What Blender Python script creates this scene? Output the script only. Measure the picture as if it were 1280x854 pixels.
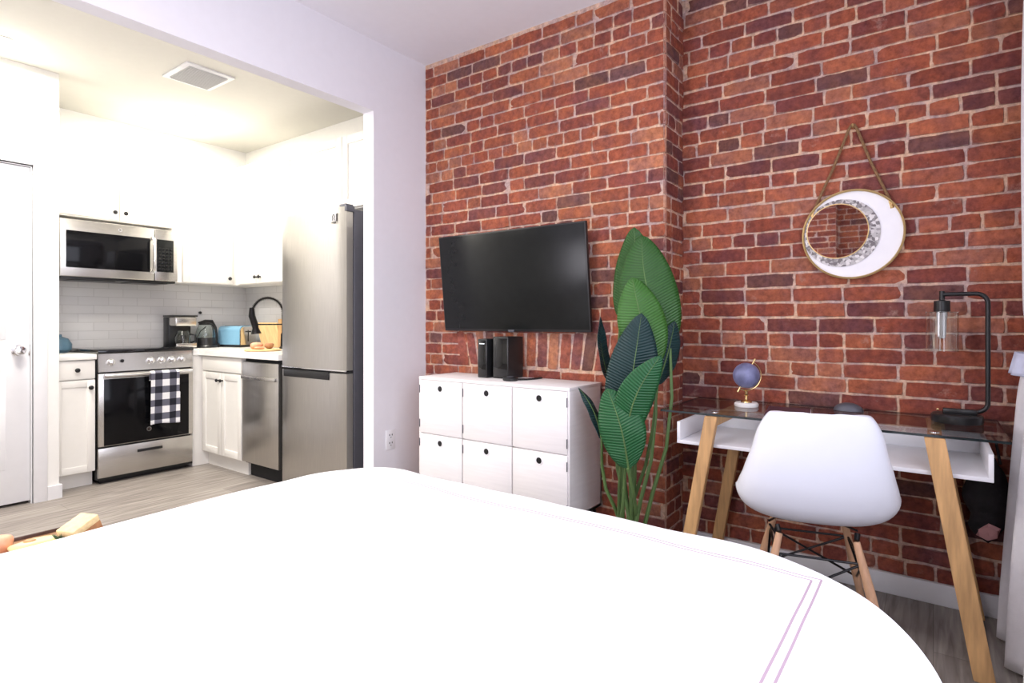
import bpy, bmesh, math, random
from mathutils import Vector, Matrix, noise
random.seed(7)
PI = math.pi
for o in list(bpy.data.objects): bpy.data.objects.remove(o)
SC = bpy.context.scene
COL = SC.collection
# ---------------------------------------------------------------- camera
cd = bpy.data.cameras.new('camera'); cam = bpy.data.objects.new('camera', cd); COL.objects.link(cam)
cam.location = (0, 0, 1.13); cam.rotation_euler = (PI/2, 0, -math.radians(53.81))
cd.sensor_width = 36; cd.lens = 36*719.9/1280; cd.shift_y = -(427-401.8)/1280; cd.clip_start = .02
SC.camera = cam
# ---------------------------------------------------------------- exposure, world, lights
SC.view_settings.view_transform = 'Standard'; SC.view_settings.look = 'None'
SC.view_settings.exposure = 0.0; SC.view_settings.gamma = 1; SC.view_settings.use_curve_mapping = False
w = bpy.data.worlds.new('world'); SC.world = w; w.use_nodes = True
w.node_tree.nodes['Background'].inputs[0].default_value = (.8, .88, 1, 1)
w.node_tree.nodes['Background'].inputs[1].default_value = .3
def area(name, loc, rot, sx, sy, power, col):
    l = bpy.data.lights.new(name, 'AREA'); l.shape = 'RECTANGLE'; l.size = sx; l.size_y = sy
    l.energy = power; l.color = col
    o = bpy.data.objects.new(name, l); COL.objects.link(o); o.location = loc; o.rotation_euler = rot
    return o
# daylight through the big window beside the camera; the rear light is an added fill
area('window_daylight', (0.65, -.42, 1.55), (math.radians(90), 0, 0), 1.9, 1.7, 45, (.84, .86, 1))
area('rear_fill', (-2.15, 2.05, 1.45), (0, math.radians(-90), 0), 1.5, .9, 60, (.96, .92, 1))
# unseen fill lamp added under the bedroom ceiling, above the bed
area('bedroom_ceiling_fill', (.5, 1.2, 2.70), (0, 0, 0), .7, .7, 20, (1, .93, .90))

# unseen fill lamp added to brighten the door wall and kitchen floor
area('kitchen_ceiling_fill', (.75, 3.15, 2.68), (0, 0, 0), .5, .5, 42, (1, .95, .88))

# ---------------------------------------------------------------- materials
def mat(name, col, rough=.5, metal=0, noise_amt=0, nscale=20, bump=0, bscale=60, trans=0, emit=0, spec=.5, ior=1.45, coat=0, stretch=None, alpha=1):
    m = bpy.data.materials.new(name); m.use_nodes = True
    nt = m.node_tree; b = nt.nodes['Principled BSDF']
    b.inputs['Base Color'].default_value = (*col, 1); b.inputs['Roughness'].default_value = rough
    b.inputs['Metallic'].default_value = metal; b.inputs['Transmission Weight'].default_value = trans
    b.inputs['Specular IOR Level'].default_value = spec; b.inputs['IOR'].default_value = ior
    b.inputs['Coat Weight'].default_value = coat; b.inputs['Alpha'].default_value = alpha
    if emit: b.inputs['Emission Color'].default_value = (*col, 1); b.inputs['Emission Strength'].default_value = emit
    tc = nt.nodes.new('ShaderNodeTexCoord'); mp = nt.nodes.new('ShaderNodeMapping')
    nt.links.new(tc.outputs['Object'], mp.inputs[0])
    if stretch: mp.inputs['Scale'].default_value = stretch
    n = nt.nodes.new('ShaderNodeTexNoise'); n.inputs['Scale'].default_value = nscale; n.inputs['Detail'].default_value = 4
    nt.links.new(mp.outputs[0], n.inputs['Vector'])
    r = nt.nodes.new('ShaderNodeValToRGB'); a = noise_amt
    r.color_ramp.elements[0].position = .3; r.color_ramp.elements[1].position = .7
    r.color_ramp.elements[0].color = (*[c*(1-a) for c in col], 1); r.color_ramp.elements[1].color = (*[min(1, c*(1+a)) for c in col], 1)
    nt.links.new(n.outputs[0], r.inputs[0])
    if a: nt.links.new(r.outputs[0], b.inputs['Base Color'])
    if bump:
        n2 = nt.nodes.new('ShaderNodeTexNoise'); n2.inputs['Scale'].default_value = bscale; n2.inputs['Detail'].default_value = 3
        nt.links.new(mp.outputs[0], n2.inputs['Vector'])
        bp = nt.nodes.new('ShaderNodeBump'); bp.inputs['Strength'].default_value = bump; bp.inputs['Distance'].default_value = .01
        nt.links.new(n2.outputs[0], bp.inputs['Height']); nt.links.new(bp.outputs[0], b.inputs['Normal'])
    return m
M = {}
M['wall'] = mat('wall_paint', (.80, .79, .83), .75, noise_amt=.01, bump=.03, bscale=90)
M['kwall'] = mat('kitchen_paint', (.86, .85, .82), .7, noise_amt=.01, bump=.03, bscale=90)
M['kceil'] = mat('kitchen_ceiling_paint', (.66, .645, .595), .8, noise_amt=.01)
M['trimw'] = mat('trim_gloss_white', (.80, .80, .82), .35, noise_amt=.01)
M['doorw'] = mat('door_white', (.86, .86, .88), .4, noise_amt=.01)
M['cab'] = mat('cabinet_white', (.84, .82, .78), .4, noise_amt=.01)
M['counter'] = mat('quartz', (.84, .83, .80), .2, noise_amt=.05, nscale=8)
M['lam'] = mat('white_laminate', (.84, .81, .81), .45, noise_amt=.03, nscale=6, stretch=(1, 1, 12))
M['black'] = mat('black_plastic', (.012, .012, .013), .35, noise_amt=.1)
M['blackm'] = mat('black_metal', (.014, .013, .014), .3, .6, noise_amt=.1)
M['gap'] = mat('dark_gap', (.02, .02, .02), .9, noise_amt=.1)
M['steel'] = mat('brushed_steel', (.56, .54, .51), .27, .95, noise_amt=.06, nscale=9, stretch=(1, 1, 40), bump=.02, bscale=12)
M['steelv'] = mat('brushed_steel_upright', (.50, .48, .45), .28, .95, noise_amt=.06, nscale=14, stretch=(1, 14, .5), bump=.02, bscale=14)
M['darksteel'] = mat('grey_enamel', (.10, .10, .12), .45, .3, noise_amt=.04)
M['chrome'] = mat('chrome', (.8, .8, .8), .12, 1, noise_amt=.02)
M['brass'] = mat('brass', (.83, .62, .30), .25, 1, noise_amt=.05)
M['glassblk'] = mat('black_glass', (.006, .006, .007), .06, noise_amt=.1, coat=.3)
M['ovenglass'] = mat('oven_glass', (.004, .004, .005), .10, spec=.22)
M['screen'] = mat('screen_black', (.010, .011, .011), .24, spec=.25, noise_amt=.1)
M['glass'] = mat('clear_glass', (.93, .98, .96), .0, trans=1, ior=1.45)
M['deskglass'] = mat('desk_glass', (.80, .84, .84), .0, trans=1, ior=1.12)
M['bulb'] = mat('frosted_bulb', (.9, .92, .95), .3, trans=.6, noise_amt=.01)
M['mirror'] = mat('mirror_silver', (.88, .88, .88), .02, 1)
M['wood'] = mat('oak_wood', (.56, .33, .145), .45, noise_amt=.22, nscale=9, stretch=(6, 6, .7), bump=.05, bscale=14)
M['beech'] = mat('beech_wood', (.56, .33, .20), .45, noise_amt=.15, nscale=10, stretch=(7, 7, .8))
M['board'] = mat('board_wood', (.72, .50, .24), .5, noise_amt=.15, nscale=9, stretch=(1, 5, 1))
M['shell'] = mat('white_shell', (.80, .82, .90), .32, noise_amt=.005)
M['desklac'] = mat('white_lacquer', (.86, .86, .90), .3, noise_amt=.01)
M['blue'] = mat('blue_enamel', (.20, .40, .56), .3, noise_amt=.03)
M['teal'] = mat('slate_blue_enamel', (.10, .20, .28), .35, noise_amt=.05)
M['coffee'] = mat('coffee', (.03, .015, .008), .3, noise_amt=.1)
M['rope'] = mat('brown_rope', (.22, .12, .055), .8, noise_amt=.25, nscale=120, bump=.4, bscale=260)
M['rim'] = mat('brass_rim', (.62, .44, .20), .35, .6, noise_amt=.12, nscale=30)
M['moon'] = mat('moon_white', (.85, .84, .88), .5, noise_amt=.02)
M['marble'] = mat('white_marble', (.86, .84, .82), .25, noise_amt=.05, nscale=25)
M['globe'] = mat('globe_slate', (.17, .18, .32), .4, noise_amt=.35, nscale=22)
M['note'] = mat('maroon_cover', (.07, .025, .045), .5, noise_amt=.1)
M['curtain'] = mat('curtain_linen', (.84, .83, .86), .9, noise_amt=.03, nscale=40, bump=.15, bscale=300)
M['tie'] = mat('tieback_blue_white', (.60, .64, .82), .8, noise_amt=.12, nscale=16)
M['bag'] = mat('dark_fabric', (.012, .010, .012), .85, noise_amt=.4, nscale=20, bump=.4, bscale=40)
M['pink'] = mat('pink_tag', (.55, .28, .28), .7, noise_amt=.05)
M['bread'] = mat('bread_crumb', (.80, .62, .34), .8, noise_amt=.12, nscale=60, bump=.3, bscale=80)
M['crust'] = mat('bread_crust', (.42, .20, .09), .7, noise_amt=.2, nscale=40)
M['salmon'] = mat('salmon', (.80, .38, .22), .45, noise_amt=.2, nscale=18)
M['avo'] = mat('pale_fruit', (.78, .60, .30), .4, noise_amt=.12, nscale=12)
M['pit'] = mat('fruit_pit', (.48, .26, .10), .5, noise_amt=.1)
M['herb'] = mat('herb_green', (.07, .13, .06), .6, noise_amt=.3, nscale=30)
M['brownbd'] = mat('brown_board', (.30, .15, .07), .5, noise_amt=.2, nscale=10, stretch=(5, 1, 1))
M['darkwood'] = mat('dark_wood', (.09, .05, .04), .5, noise_amt=.2, nscale=10, stretch=(5, 1, 1))
M['vent'] = mat('vent_grey', (.50, .50, .50), .6, noise_amt=.02)
M['lamp_on'] = mat('lamp_lit', (1, .94, .82), .5, emit=14)
M['mattress'] = mat('mattress_fabric', (.75, .74, .74), .9, noise_amt=.02)
M['stem'] = mat('plant_stem', (.09, .16, .05), .5, noise_amt=.3, nscale=14, stretch=(1, 1, .2))

def thin_glass(name, tint, ior):
    m = bpy.data.materials.new(name); m.use_nodes = True; nt = m.node_tree; nt.nodes.clear()
    o = nt.nodes.new('ShaderNodeOutputMaterial'); mx = nt.nodes.new('ShaderNodeMixShader'); tr = nt.nodes.new('ShaderNodeBsdfTransparent'); gl = nt.nodes.new('ShaderNodeBsdfGlossy'); fr = nt.nodes.new('ShaderNodeLayerWeight'); pw = nt.nodes.new('ShaderNodeMath'); pw.operation = 'POWER'; pw.inputs[1].default_value = ior; ml = nt.nodes.new('ShaderNodeMath'); ml.operation = 'MULTIPLY'; ml.inputs[1].default_value = .85
    tr.inputs[0].default_value = (*tint, 1); gl.inputs['Roughness'].default_value = .01; fr.inputs[0].default_value = .5
    nt.links.new(fr.outputs['Facing'], pw.inputs[0]); nt.links.new(pw.outputs[0], ml.inputs[0]); nt.links.new(ml.outputs[0], mx.inputs[0]); nt.links.new(tr.outputs[0], mx.inputs[1]); nt.links.new(gl.outputs[0], mx.inputs[2]); nt.links.new(mx.outputs[0], o.inputs[0])
    return m
M['deskglass'] = thin_glass('desk_glass_sheet', (.90, .92, .92), 4.6)
M['glassedge'] = mat('dark_glass_edge', (.012, .02, .022), .1, noise_amt=.1)
def nodes(m): return m.node_tree.nodes, m.node_tree.links, m.node_tree.nodes['Principled BSDF']
# floor planks, boards running along X
def floor_mat():
    m = mat('grey_plank_floor', (.4, .37, .35), .42); N, L, b = nodes(m)
    tc = N.new('ShaderNodeTexCoord')
    br = N.new('ShaderNodeTexBrick'); br.inputs['Scale'].default_value = 1
    br.inputs['Brick Width'].default_value = 1.22; br.inputs['Row Height'].default_value = .155; br.inputs['Mortar Size'].default_value = .0012
    br.inputs['Color1'].default_value = (.27, .245, .23, 1); br.inputs['Color2'].default_value = (.35, .325, .305, 1); br.inputs['Mortar'].default_value = (.16, .14, .13, 1)
    br.inputs['Bias'].default_value = 0; br.offset = .37
    L.new(tc.outputs['Object'], br.inputs['Vector'])
    mp = N.new('ShaderNodeMapping'); mp.inputs['Scale'].default_value = (1.6, 22, 1); L.new(tc.outputs['Object'], mp.inputs[0])
    n = N.new('ShaderNodeTexNoise'); n.inputs['Scale'].default_value = 2.2; n.inputs['Detail'].default_value = 8; n.inputs['Distortion'].default_value = .6
    L.new(mp.outputs[0], n.inputs['Vector'])
    r = N.new('ShaderNodeValToRGB'); r.color_ramp.elements[0].position = .32; r.color_ramp.elements[1].position = .68
    r.color_ramp.elements[0].color = (.55, .52, .50, 1); r.color_ramp.elements[1].color = (1.15, 1.12, 1.08, 1); L.new(n.outputs[0], r.inputs[0])
    mx = N.new('ShaderNodeMix'); mx.data_type = 'RGBA'; mx.blend_type = 'MULTIPLY'; mx.inputs[0].default_value = 1
    L.new(br.outputs[0], mx.inputs[6]); L.new(r.outputs[0], mx.inputs[7]); L.new(mx.outputs[2], b.inputs['Base Color'])
    return m
M['floor'] = floor_mat()
def tile_mat():
    m = mat('subway_tile', (.7, .7, .7), .15); N, L, b = nodes(m)
    tc = N.new('ShaderNodeTexCoord'); s = N.new('ShaderNodeSeparateXYZ'); L.new(tc.outputs['Object'], s.inputs[0])
    ad = N.new('ShaderNodeMath'); ad.operation = 'ADD'; L.new(s.outputs[0], ad.inputs[0]); L.new(s.outputs[1], ad.inputs[1])
    cb = N.new('ShaderNodeCombineXYZ'); L.new(ad.outputs[0], cb.inputs[0]); L.new(s.outputs[2], cb.inputs[1])
    br = N.new('ShaderNodeTexBrick'); br.inputs['Scale'].default_value = 1
    br.inputs['Brick Width'].default_value = .2; br.inputs['Row Height'].default_value = .066; br.inputs['Mortar Size'].default_value = .0022
    br.inputs['Color1'].default_value = (.66, .65, .65, 1); br.inputs['Color2'].default_value = (.71, .70, .69, 1); br.inputs['Mortar'].default_value = (.58, .57, .56, 1)
    L.new(cb.outputs[0], br.inputs['Vector']); L.new(br.outputs[0], b.inputs['Base Color'])
    bp = N.new('ShaderNodeBump'); bp.inputs['Strength'].default_value = .4; bp.inputs['Distance'].default_value = .002; bp.invert = True
    L.new(br.outputs['Fac'], bp.inputs['Height']); L.new(bp.outputs[0], b.inputs['Normal'])
    return m
M['tile'] = tile_mat()
def brick_mat():
    m = mat('old_red_brick', (.3, .1, .07), .85, spec=.3); N, L, b = nodes(m)
    at = N.new('ShaderNodeAttribute'); at.attribute_name = 'Col'
    tc = N.new('ShaderNodeTexCoord')
    n = N.new('ShaderNodeTexNoise'); n.inputs['Scale'].default_value = 38; n.inputs['Detail'].default_value = 6; n.inputs['Roughness'].default_value = .7
    L.new(tc.outputs['Object'], n.inputs['Vector'])
    r = N.new('ShaderNodeValToRGB'); r.color_ramp.elements[0].position = .3; r.color_ramp.elements[1].position = .72
    r.color_ramp.elements[0].color = (.55, .52, .55, 1); r.color_ramp.elements[1].color = (1.3, 1.32, 1.3, 1); L.new(n.outputs[0], r.inputs[0])
    n4 = N.new('ShaderNodeTexNoise'); n4.inputs['Scale'].default_value = 13; n4.inputs['Detail'].default_value = 3; L.new(tc.outputs['Object'], n4.inputs['Vector'])
    r4 = N.new('ShaderNodeValToRGB'); r4.color_ramp.elements[0].position = .36; r4.color_ramp.elements[1].position = .64
    r4.color_ramp.elements[0].color = (1.18, 1.1, .90, 1); r4.color_ramp.elements[1].color = (.86, .88, .98, 1); L.new(n4.outputs[0], r4.inputs[0])
    hm = N.new('ShaderNodeMix'); hm.data_type = 'RGBA'; hm.blend_type = 'MULTIPLY'; hm.inputs[0].default_value = 1
    L.new(at.outputs[0], hm.inputs[6]); L.new(r4.outputs[0], hm.inputs[7])
    mx = N.new('ShaderNodeMix'); mx.data_type = 'RGBA'; mx.blend_type = 'MULTIPLY'; mx.inputs[0].default_value = 1
    L.new(hm.outputs[2], mx.inputs[6]); L.new(r.outputs[0], mx.inputs[7])
    # mortar smears lying on the bricks
    n3 = N.new('ShaderNodeTexNoise'); n3.inputs['Scale'].default_value = 9; n3.inputs['Detail'].default_value = 9; n3.inputs['Roughness'].default_value = .75
    L.new(tc.outputs['Object'], n3.inputs['Vector'])
    r3 = N.new('ShaderNodeValToRGB'); r3.color_ramp.elements[0].position = .60; r3.color_ramp.elements[1].position = .74
    r3.color_ramp.elements[0].color = (0, 0, 0, 1); r3.color_ramp.elements[1].color = (.55, .55, .55, 1); L.new(n3.outputs[0], r3.inputs[0])
    mx2 = N.new('ShaderNodeMix'); mx2.data_type = 'RGBA'; L.new(r3.outputs[0], mx2.inputs[0]); L.new(mx.outputs[2], mx2.inputs[6]); mx2.inputs[7].default_value = (.50, .34, .28, 1)
    L.new(mx2.outputs[2], b.inputs['Base Color'])
    n2 = N.new('ShaderNodeTexNoise'); n2.inputs['Scale'].default_value = 75; n2.inputs['Detail'].default_value = 5; L.new(tc.outputs['Object'], n2.inputs['Vector'])
    bp = N.new('ShaderNodeBump'); bp.inputs['Strength'].default_value = .6; bp.inputs['Distance'].default_value = .006
    L.new(n2.outputs[0], bp.inputs['Height']); L.new(bp.outputs[0], b.inputs['Normal'])
    return m
M['brick'] = brick_mat()
def leaf_mat(name, c1, c2, ang=62):
    m = mat(name, c1, .38, spec=.4); N, L, b = nodes(m)
    uv = N.new('ShaderNodeUVMap'); uv.uv_map = 'UVMap'
    s = N.new('ShaderNodeSeparateXYZ'); L.new(uv.outputs[0], s.inputs[0])
    ab = N.new('ShaderNodeMath'); ab.operation = 'ABSOLUTE'; L.new(s.outputs[0], ab.inputs[0])
    k = N.new('ShaderNodeMath'); k.operation = 'MULTIPLY_ADD'; k.inputs[1].default_value = -.28; L.new(ab.outputs[0], k.inputs[0]); L.new(s.outputs[1], k.inputs[2])
    f = N.new('ShaderNodeMath'); f.operation = 'MULTIPLY'; f.inputs[1].default_value = 520; L.new(k.outputs[0], f.inputs[0])
    sn = N.new('ShaderNodeMath'); sn.operation = 'SINE'; L.new(f.outputs[0], sn.inputs[0])
    mr = N.new('ShaderNodeMapRange'); mr.inputs[1].default_value = -1; mr.inputs[2].default_value = 1; L.new(sn.outputs[0], mr.inputs[0])
    mx = N.new('ShaderNodeMix'); mx.data_type = 'RGBA'; L.new(mr.outputs[0], mx.inputs[0]); mx.inputs[6].default_value = (*c1, 1); mx.inputs[7].default_value = (*c2, 1)
    L.new(mx.outputs[2], b.inputs['Base Color'])
    bp = N.new('ShaderNodeBump'); bp.inputs['Strength'].default_value = .5; bp.inputs['Distance'].default_value = .004
    L.new(mr.outputs[0], bp.inputs['Height']); L.new(bp.outputs[0], b.inputs['Normal'])
    return m
M['leaf1'] = leaf_mat('leaf_mid_green', (.020, .074, .014), (.030, .105, .019))
M['leaf2'] = leaf_mat('leaf_bright_green', (.034, .115, .018), (.046, .15, .025))
M['leaf3'] = leaf_mat('leaf_deep_teal', (.006, .028, .030), (.008, .034, .034))
M['leaf4'] = leaf_mat('leaf_blue_green', (.009, .075, .022), (.014, .105, .032))
def duvet_mat():
    m = mat('white_cotton', (.88, .88, .90), .85, bump=.05, bscale=500); N, L, b = nodes(m)
    tc = N.new('ShaderNodeTexCoord'); s = N.new('ShaderNodeSeparateXYZ'); L.new(tc.outputs['Object'], s.inputs[0])
    def band(out, c, hw=.0024):
        a = N.new('ShaderNodeMath'); a.operation = 'COMPARE'; a.inputs[1].default_value = c; a.inputs[2].default_value = hw; L.new(out, a.inputs[0]); return a.outputs[0]
    def op(o, a, bb):
        n = N.new('ShaderNodeMath'); n.operation = o
        for i, v in enumerate((a, bb)):
            if isinstance(v, float): n.inputs[i].default_value = v
            else: L.new(v, n.inputs[i])
        return n.outputs[0]
    tot = None
    for xb, yb in ((1.366, .209), (1.380, .192)):
        q = op('MULTIPLY', band(s.outputs[1], yb), op('LESS_THAN', s.outputs[0], xb))
        p = op('MULTIPLY', band(s.outputs[0], xb), op('GREATER_THAN', s.outputs[1], yb))
        q = op('MAXIMUM', q, p); tot = q if tot is None else op('MAXIMUM', tot, q)
    mx = N.new('ShaderNodeMix'); mx.data_type = 'RGBA'; L.new(tot, mx.inputs[0]); mx.inputs[6].default_value = (.88, .88, .90, 1); mx.inputs[7].default_value = (.38, .28, .35, 1)
    L.new(mx.outputs[2], b.inputs['Base Color'])
    return m
M['duvet'] = duvet_mat()
def check_mat():
    m = mat('gingham', (.8, .8, .8), .9); N, L, b = nodes(m)
    tc = N.new('ShaderNodeTexCoord'); s = N.new('ShaderNodeSeparateXYZ'); L.new(tc.outputs['Object'], s.inputs[0])
    def sq(o, ph):
        a = N.new('ShaderNodeMath'); a.operation = 'MULTIPLY_ADD'; a.inputs[1].default_value = 1/.098; a.inputs[2].default_value = ph; L.new(o, a.inputs[0])
        f = N.new('ShaderNodeMath'); f.operation = 'FRACT'; L.new(a.outputs[0], f.inputs[0])
        g = N.new('ShaderNodeMath'); g.operation = 'GREATER_THAN'; g.inputs[1].default_value = .5; L.new(f.outputs[0], g.inputs[0]); return g.outputs[0]
    ad = N.new('ShaderNodeMath'); ad.operation = 'ADD'; L.new(sq(s.outputs[0], .25), ad.inputs[0]); L.new(sq(s.outputs[2], .1), ad.inputs[1])
    h = N.new('ShaderNodeMath'); h.operation = 'MULTIPLY'; h.inputs[1].default_value = .5; L.new(ad.outputs[0], h.inputs[0])
    r = N.new('ShaderNodeValToRGB'); r.color_ramp.interpolation = 'CONSTANT'
    r.color_ramp.elements[0].color = (.86, .86, .88, 1); r.color_ramp.elements[1].position = .25; r.color_ramp.elements[1].color = (.13, .13, .17, 1)
    e = r.color_ramp.elements.new(.75); e.color = (.012, .012, .022, 1)
    L.new(h.outputs[0], r.inputs[0]); L.new(r.outputs[0], b.inputs['Base Color'])
    return m
M['check'] = check_mat()
def mosaic_mat():
    m = mat('grey_mosaic', (.4, .4, .4), .4); N, L, b = nodes(m)
    tc = N.new('ShaderNodeTexCoord'); v = N.new('ShaderNodeTexVoronoi'); v.inputs['Scale'].default_value = 95; L.new(tc.outputs['Object'], v.inputs['Vector'])
    s = N.new('ShaderNodeSeparateColor'); L.new(v.outputs['Color'], s.inputs[0])
    r = N.new('ShaderNodeValToRGB'); r.color_ramp.elements[0].color = (.16, .14, .15, 1); r.color_ramp.elements[1].color = (.75, .72, .72, 1); r.color_ramp.elements[0].position = .15
    L.new(s.outputs[0], r.inputs[0]); L.new(r.outputs[0], b.inputs['Base Color']); return m
M['mosaic'] = mosaic_mat()

# ---------------------------------------------------------------- mesh helpers
class MB:
    def __init__(s): s.bm = bmesh.new(); s.uv = None
    def box(s, x0, x1, y0, y1, z0, z1, bev=0, seg=2, mtx=None):
        r = bmesh.ops.create_cube(s.bm, size=1); vs = r['verts']
        for v in vs: v.co = Vector(((x0+x1)/2+v.co.x*(x1-x0), (y0+y1)/2+v.co.y*(y1-y0), (z0+z1)/2+v.co.z*(z1-z0)))
        if bev:
            es = list({e for v in vs for e in v.link_edges})
            r = bmesh.ops.bevel(s.bm, geom=es, offset=min(bev, .45*min(abs(x1-x0), abs(y1-y0), abs(z1-z0))), segments=seg, affect='EDGES', profile=.5)
            vs = list({v for f in r['faces'] for v in f.verts} | {v for v in vs if v.is_valid})
        if mtx: 
            for v in vs: v.co = mtx @ v.co
        return s
    def ring(s, pts): return [s.bm.verts.new(p) for p in pts]
    def bridge(s, a, b, closed=True):
        n = len(a)
        for i in range(n if closed else n-1):
            j = (i+1) % n
            try: s.bm.faces.new((a[i], a[j], b[j], b[i]))
            except ValueError: pass
    def cap(s, a, rev=False):
        try: s.bm.faces.new(a[::-1] if rev else a)
        except ValueError: pass
    def tube(s, pts, rad, n=12, cap=True, sx=1, sy=1):
        pts = [Vector(p) for p in pts]; rad = rad if isinstance(rad, (list, tuple)) else [rad]*len(pts)
        prev = None; rings = []
        up = None
        for i, p in enumerate(pts):
            t = (pts[min(i+1, len(pts)-1)]-pts[max(i-1, 0)]).normalized()
            if up is None:
                up = Vector((0, 0, 1)) if abs(t.z) < .9 else Vector((0, 1, 0))
            u = (up - t*up.dot(t)).normalized(); up = u; v = t.cross(u)
            rings.append(s.ring([p+(u*math.cos(2*PI*k/n)*sx+v*math.sin(2*PI*k/n)*sy)*rad[i] for k in range(n)]))
        for a, b in zip(rings, rings[1:]): s.bridge(a, b)
        if cap: s.cap(rings[0], True); s.cap(rings[-1])
        return s
    def lathe(s, prof, c=(0, 0, 0), axis='Z', n=28, mtx=None, loop=False):
        c = Vector(c); rings = []
        for r, h in prof:
            ps = []
            for k in range(n):
                a = 2*PI*k/n; q = Vector((r*math.cos(a), r*math.sin(a), h))
                if axis == 'X': q = Vector((h, r*math.cos(a), r*math.sin(a)))
                if axis == 'Y': q = Vector((r*math.sin(a), h, r*math.cos(a)))
                if mtx: q = mtx @ q
                ps.append(c+q)
            rings.append(s.ring(ps))
        for a, b in zip(rings, rings[1:]): s.bridge(a, b)
        if loop: s.bridge(rings[-1], rings[0])
        else: s.cap(rings[0], True); s.cap(rings[-1])
        return s
    def sphere(s, c, r, n=24, sz=1, mtx=None):
        k = n//2; return s.lathe([(max(r*math.sin(PI*i/k), r*.002), -r*sz*math.cos(PI*i/k)) for i in range(k+1)], c, n=n, mtx=mtx)
    def prism(s, poly, axis, a0, a1):
        # poly = 2D points, extruded along the axis
        def P(p, a): return {'X': (a, p[0], p[1]), 'Y': (p[0], a, p[1]), 'Z': (p[0], p[1], a)}[axis]
        A = s.ring([P(p, a0) for p in poly]); B = s.ring([P(p, a1) for p in poly]); s.bridge(A, B); s.cap(A, True); s.cap(B); return s
    def grid(s, f, nu, nv):
        vs = [[s.bm.verts.new(f(i/nu, j/nv)) for j in range(nv+1)] for i in range(nu+1)]
        for i in range(nu):
            for j in range(nv): s.bm.faces.new((vs[i][j], vs[i+1][j], vs[i+1][j+1], vs[i][j+1]))
        return vs
    def build(s, name, m, parent=None, loc=None, smooth=35, mods=None):
        me = bpy.data.meshes.new(name)
        bmesh.ops.recalc_face_normals(s.bm, faces=s.bm.faces[:])
        org = Vector(parent['_o']) if parent is not None else Vector(loc) if loc is not None else None
        if org is None:
            cs = [v.co for v in s.bm.verts]
            org = Vector(((min(c.x for c in cs)+max(c.x for c in cs))/2, (min(c.y for c in cs)+max(c.y for c in cs))/2, min(c.z for c in cs)))
        for v in s.bm.verts: v.co -= org
        s.bm.to_mesh(me); s.bm.free()
        me.materials.append(m)
        if smooth:
            me.polygons.foreach_set('use_smooth', [True]*len(me.polygons)); me.set_sharp_from_angle(angle=math.radians(smooth))
        o = bpy.data.objects.new(name, me); COL.objects.link(o)
        o['_o'] = tuple(org)
        if parent is not None: o.parent = parent
        else: o.location = org
        return o
def solid(o, t, off=0):
    md = o.modifiers.new('thickness', 'SOLIDIFY'); md.thickness = t; md.offset = off; return o
def tag(o, label, cat, group=None):
    o['label'] = label; o['category'] = cat
    if group: o['group'] = group
    return o
def thing(name, label, cat, loc, group=None):
    o = bpy.data.objects.new(name, None); COL.objects.link(o); o.location = loc; o['_o'] = tuple(loc); o.empty_display_size = .05
    return tag(o, label, cat, group)
def struct(o): o['kind'] = 'structure'; return o
def B(*a, **k): return MB().box(*a, **k)

# ================================================================ SETTING
struct(B(-2.3, 3.05, -.6, 5.4, -.1, 0).build('floor', M['floor'], loc=(0, 0, 0)))
struct(B(-2.3, 3.05, -.6, 2.65, 2.755, 2.85).build('ceiling', M['wall']))
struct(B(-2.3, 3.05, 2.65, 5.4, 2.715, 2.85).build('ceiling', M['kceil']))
# partition with the wide opening to the kitchen
m_ = MB(); m_.box(2.211, 2.9, 2.607, 2.697, 0, 2.80); m_.box(-.9, 2.211, 2.607, 2.697, 2.347, 2.80); m_.box(-2.2, -.9, 2.607, 2.697, 0, 2.80)
struct(m_.build('wall_partition', M['wall']))
struct(B(1.264, 2.95, 5.23, 5.35, 0, 2.75).build('wall_back', M['kwall']))
struct(B(2.9, 3.02, 2.697, 5.35, 0, 2.75).build('wall_kitchen_side', M['kwall']))
# wall with the door, and its return towards the cabinets
m_ = MB(); m_.box(1.128, 1.264, 4.52, 5.35, 0, 2.75); m_.box(.27, 1.128, 4.52, 4.64, 2.093, 2.75); m_.box(-2.2, .27, 4.52, 4.64, 0, 2.75); m_.box(.2, 1.2, 4.66, 4.72, 0, 2.2)
struct(m_.build('wall_door', M['kwall']))
struct(B(-2.3, -2.2, 2.607, 4.6, 0, 2.75).build('wall_kitchen_left', M['kwall']))
# wall behind the camera, with an unseen window opening added for the rear fill
m_ = MB(); m_.box(-2.3, -2.2, 1.5, 1.6, 0, 2.78); m_.box(-2.3, -2.2, 2.5, 2.607, 0, 2.78); m_.box(-2.3, -2.2, 1.6, 2.5, 0, .7); m_.box(-2.3, -2.2, 1.6, 2.5, 2.2, 2.78)
struct(m_.build('wall_rear', M['wall']))
m_ = MB(); m_.box(-2.3, -.4, -.6, -.5, 0, 2.78); m_.box(1.75, 3.0, -.6, -.5, 0, 2.78); m_.box(-.4, 1.75, -.6, -.5, 0, .65); m_.box(-.4, 1.75, -.6, -.5, 2.45, 2.78)
struct(m_.build('wall_window', M['wall']))

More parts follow.
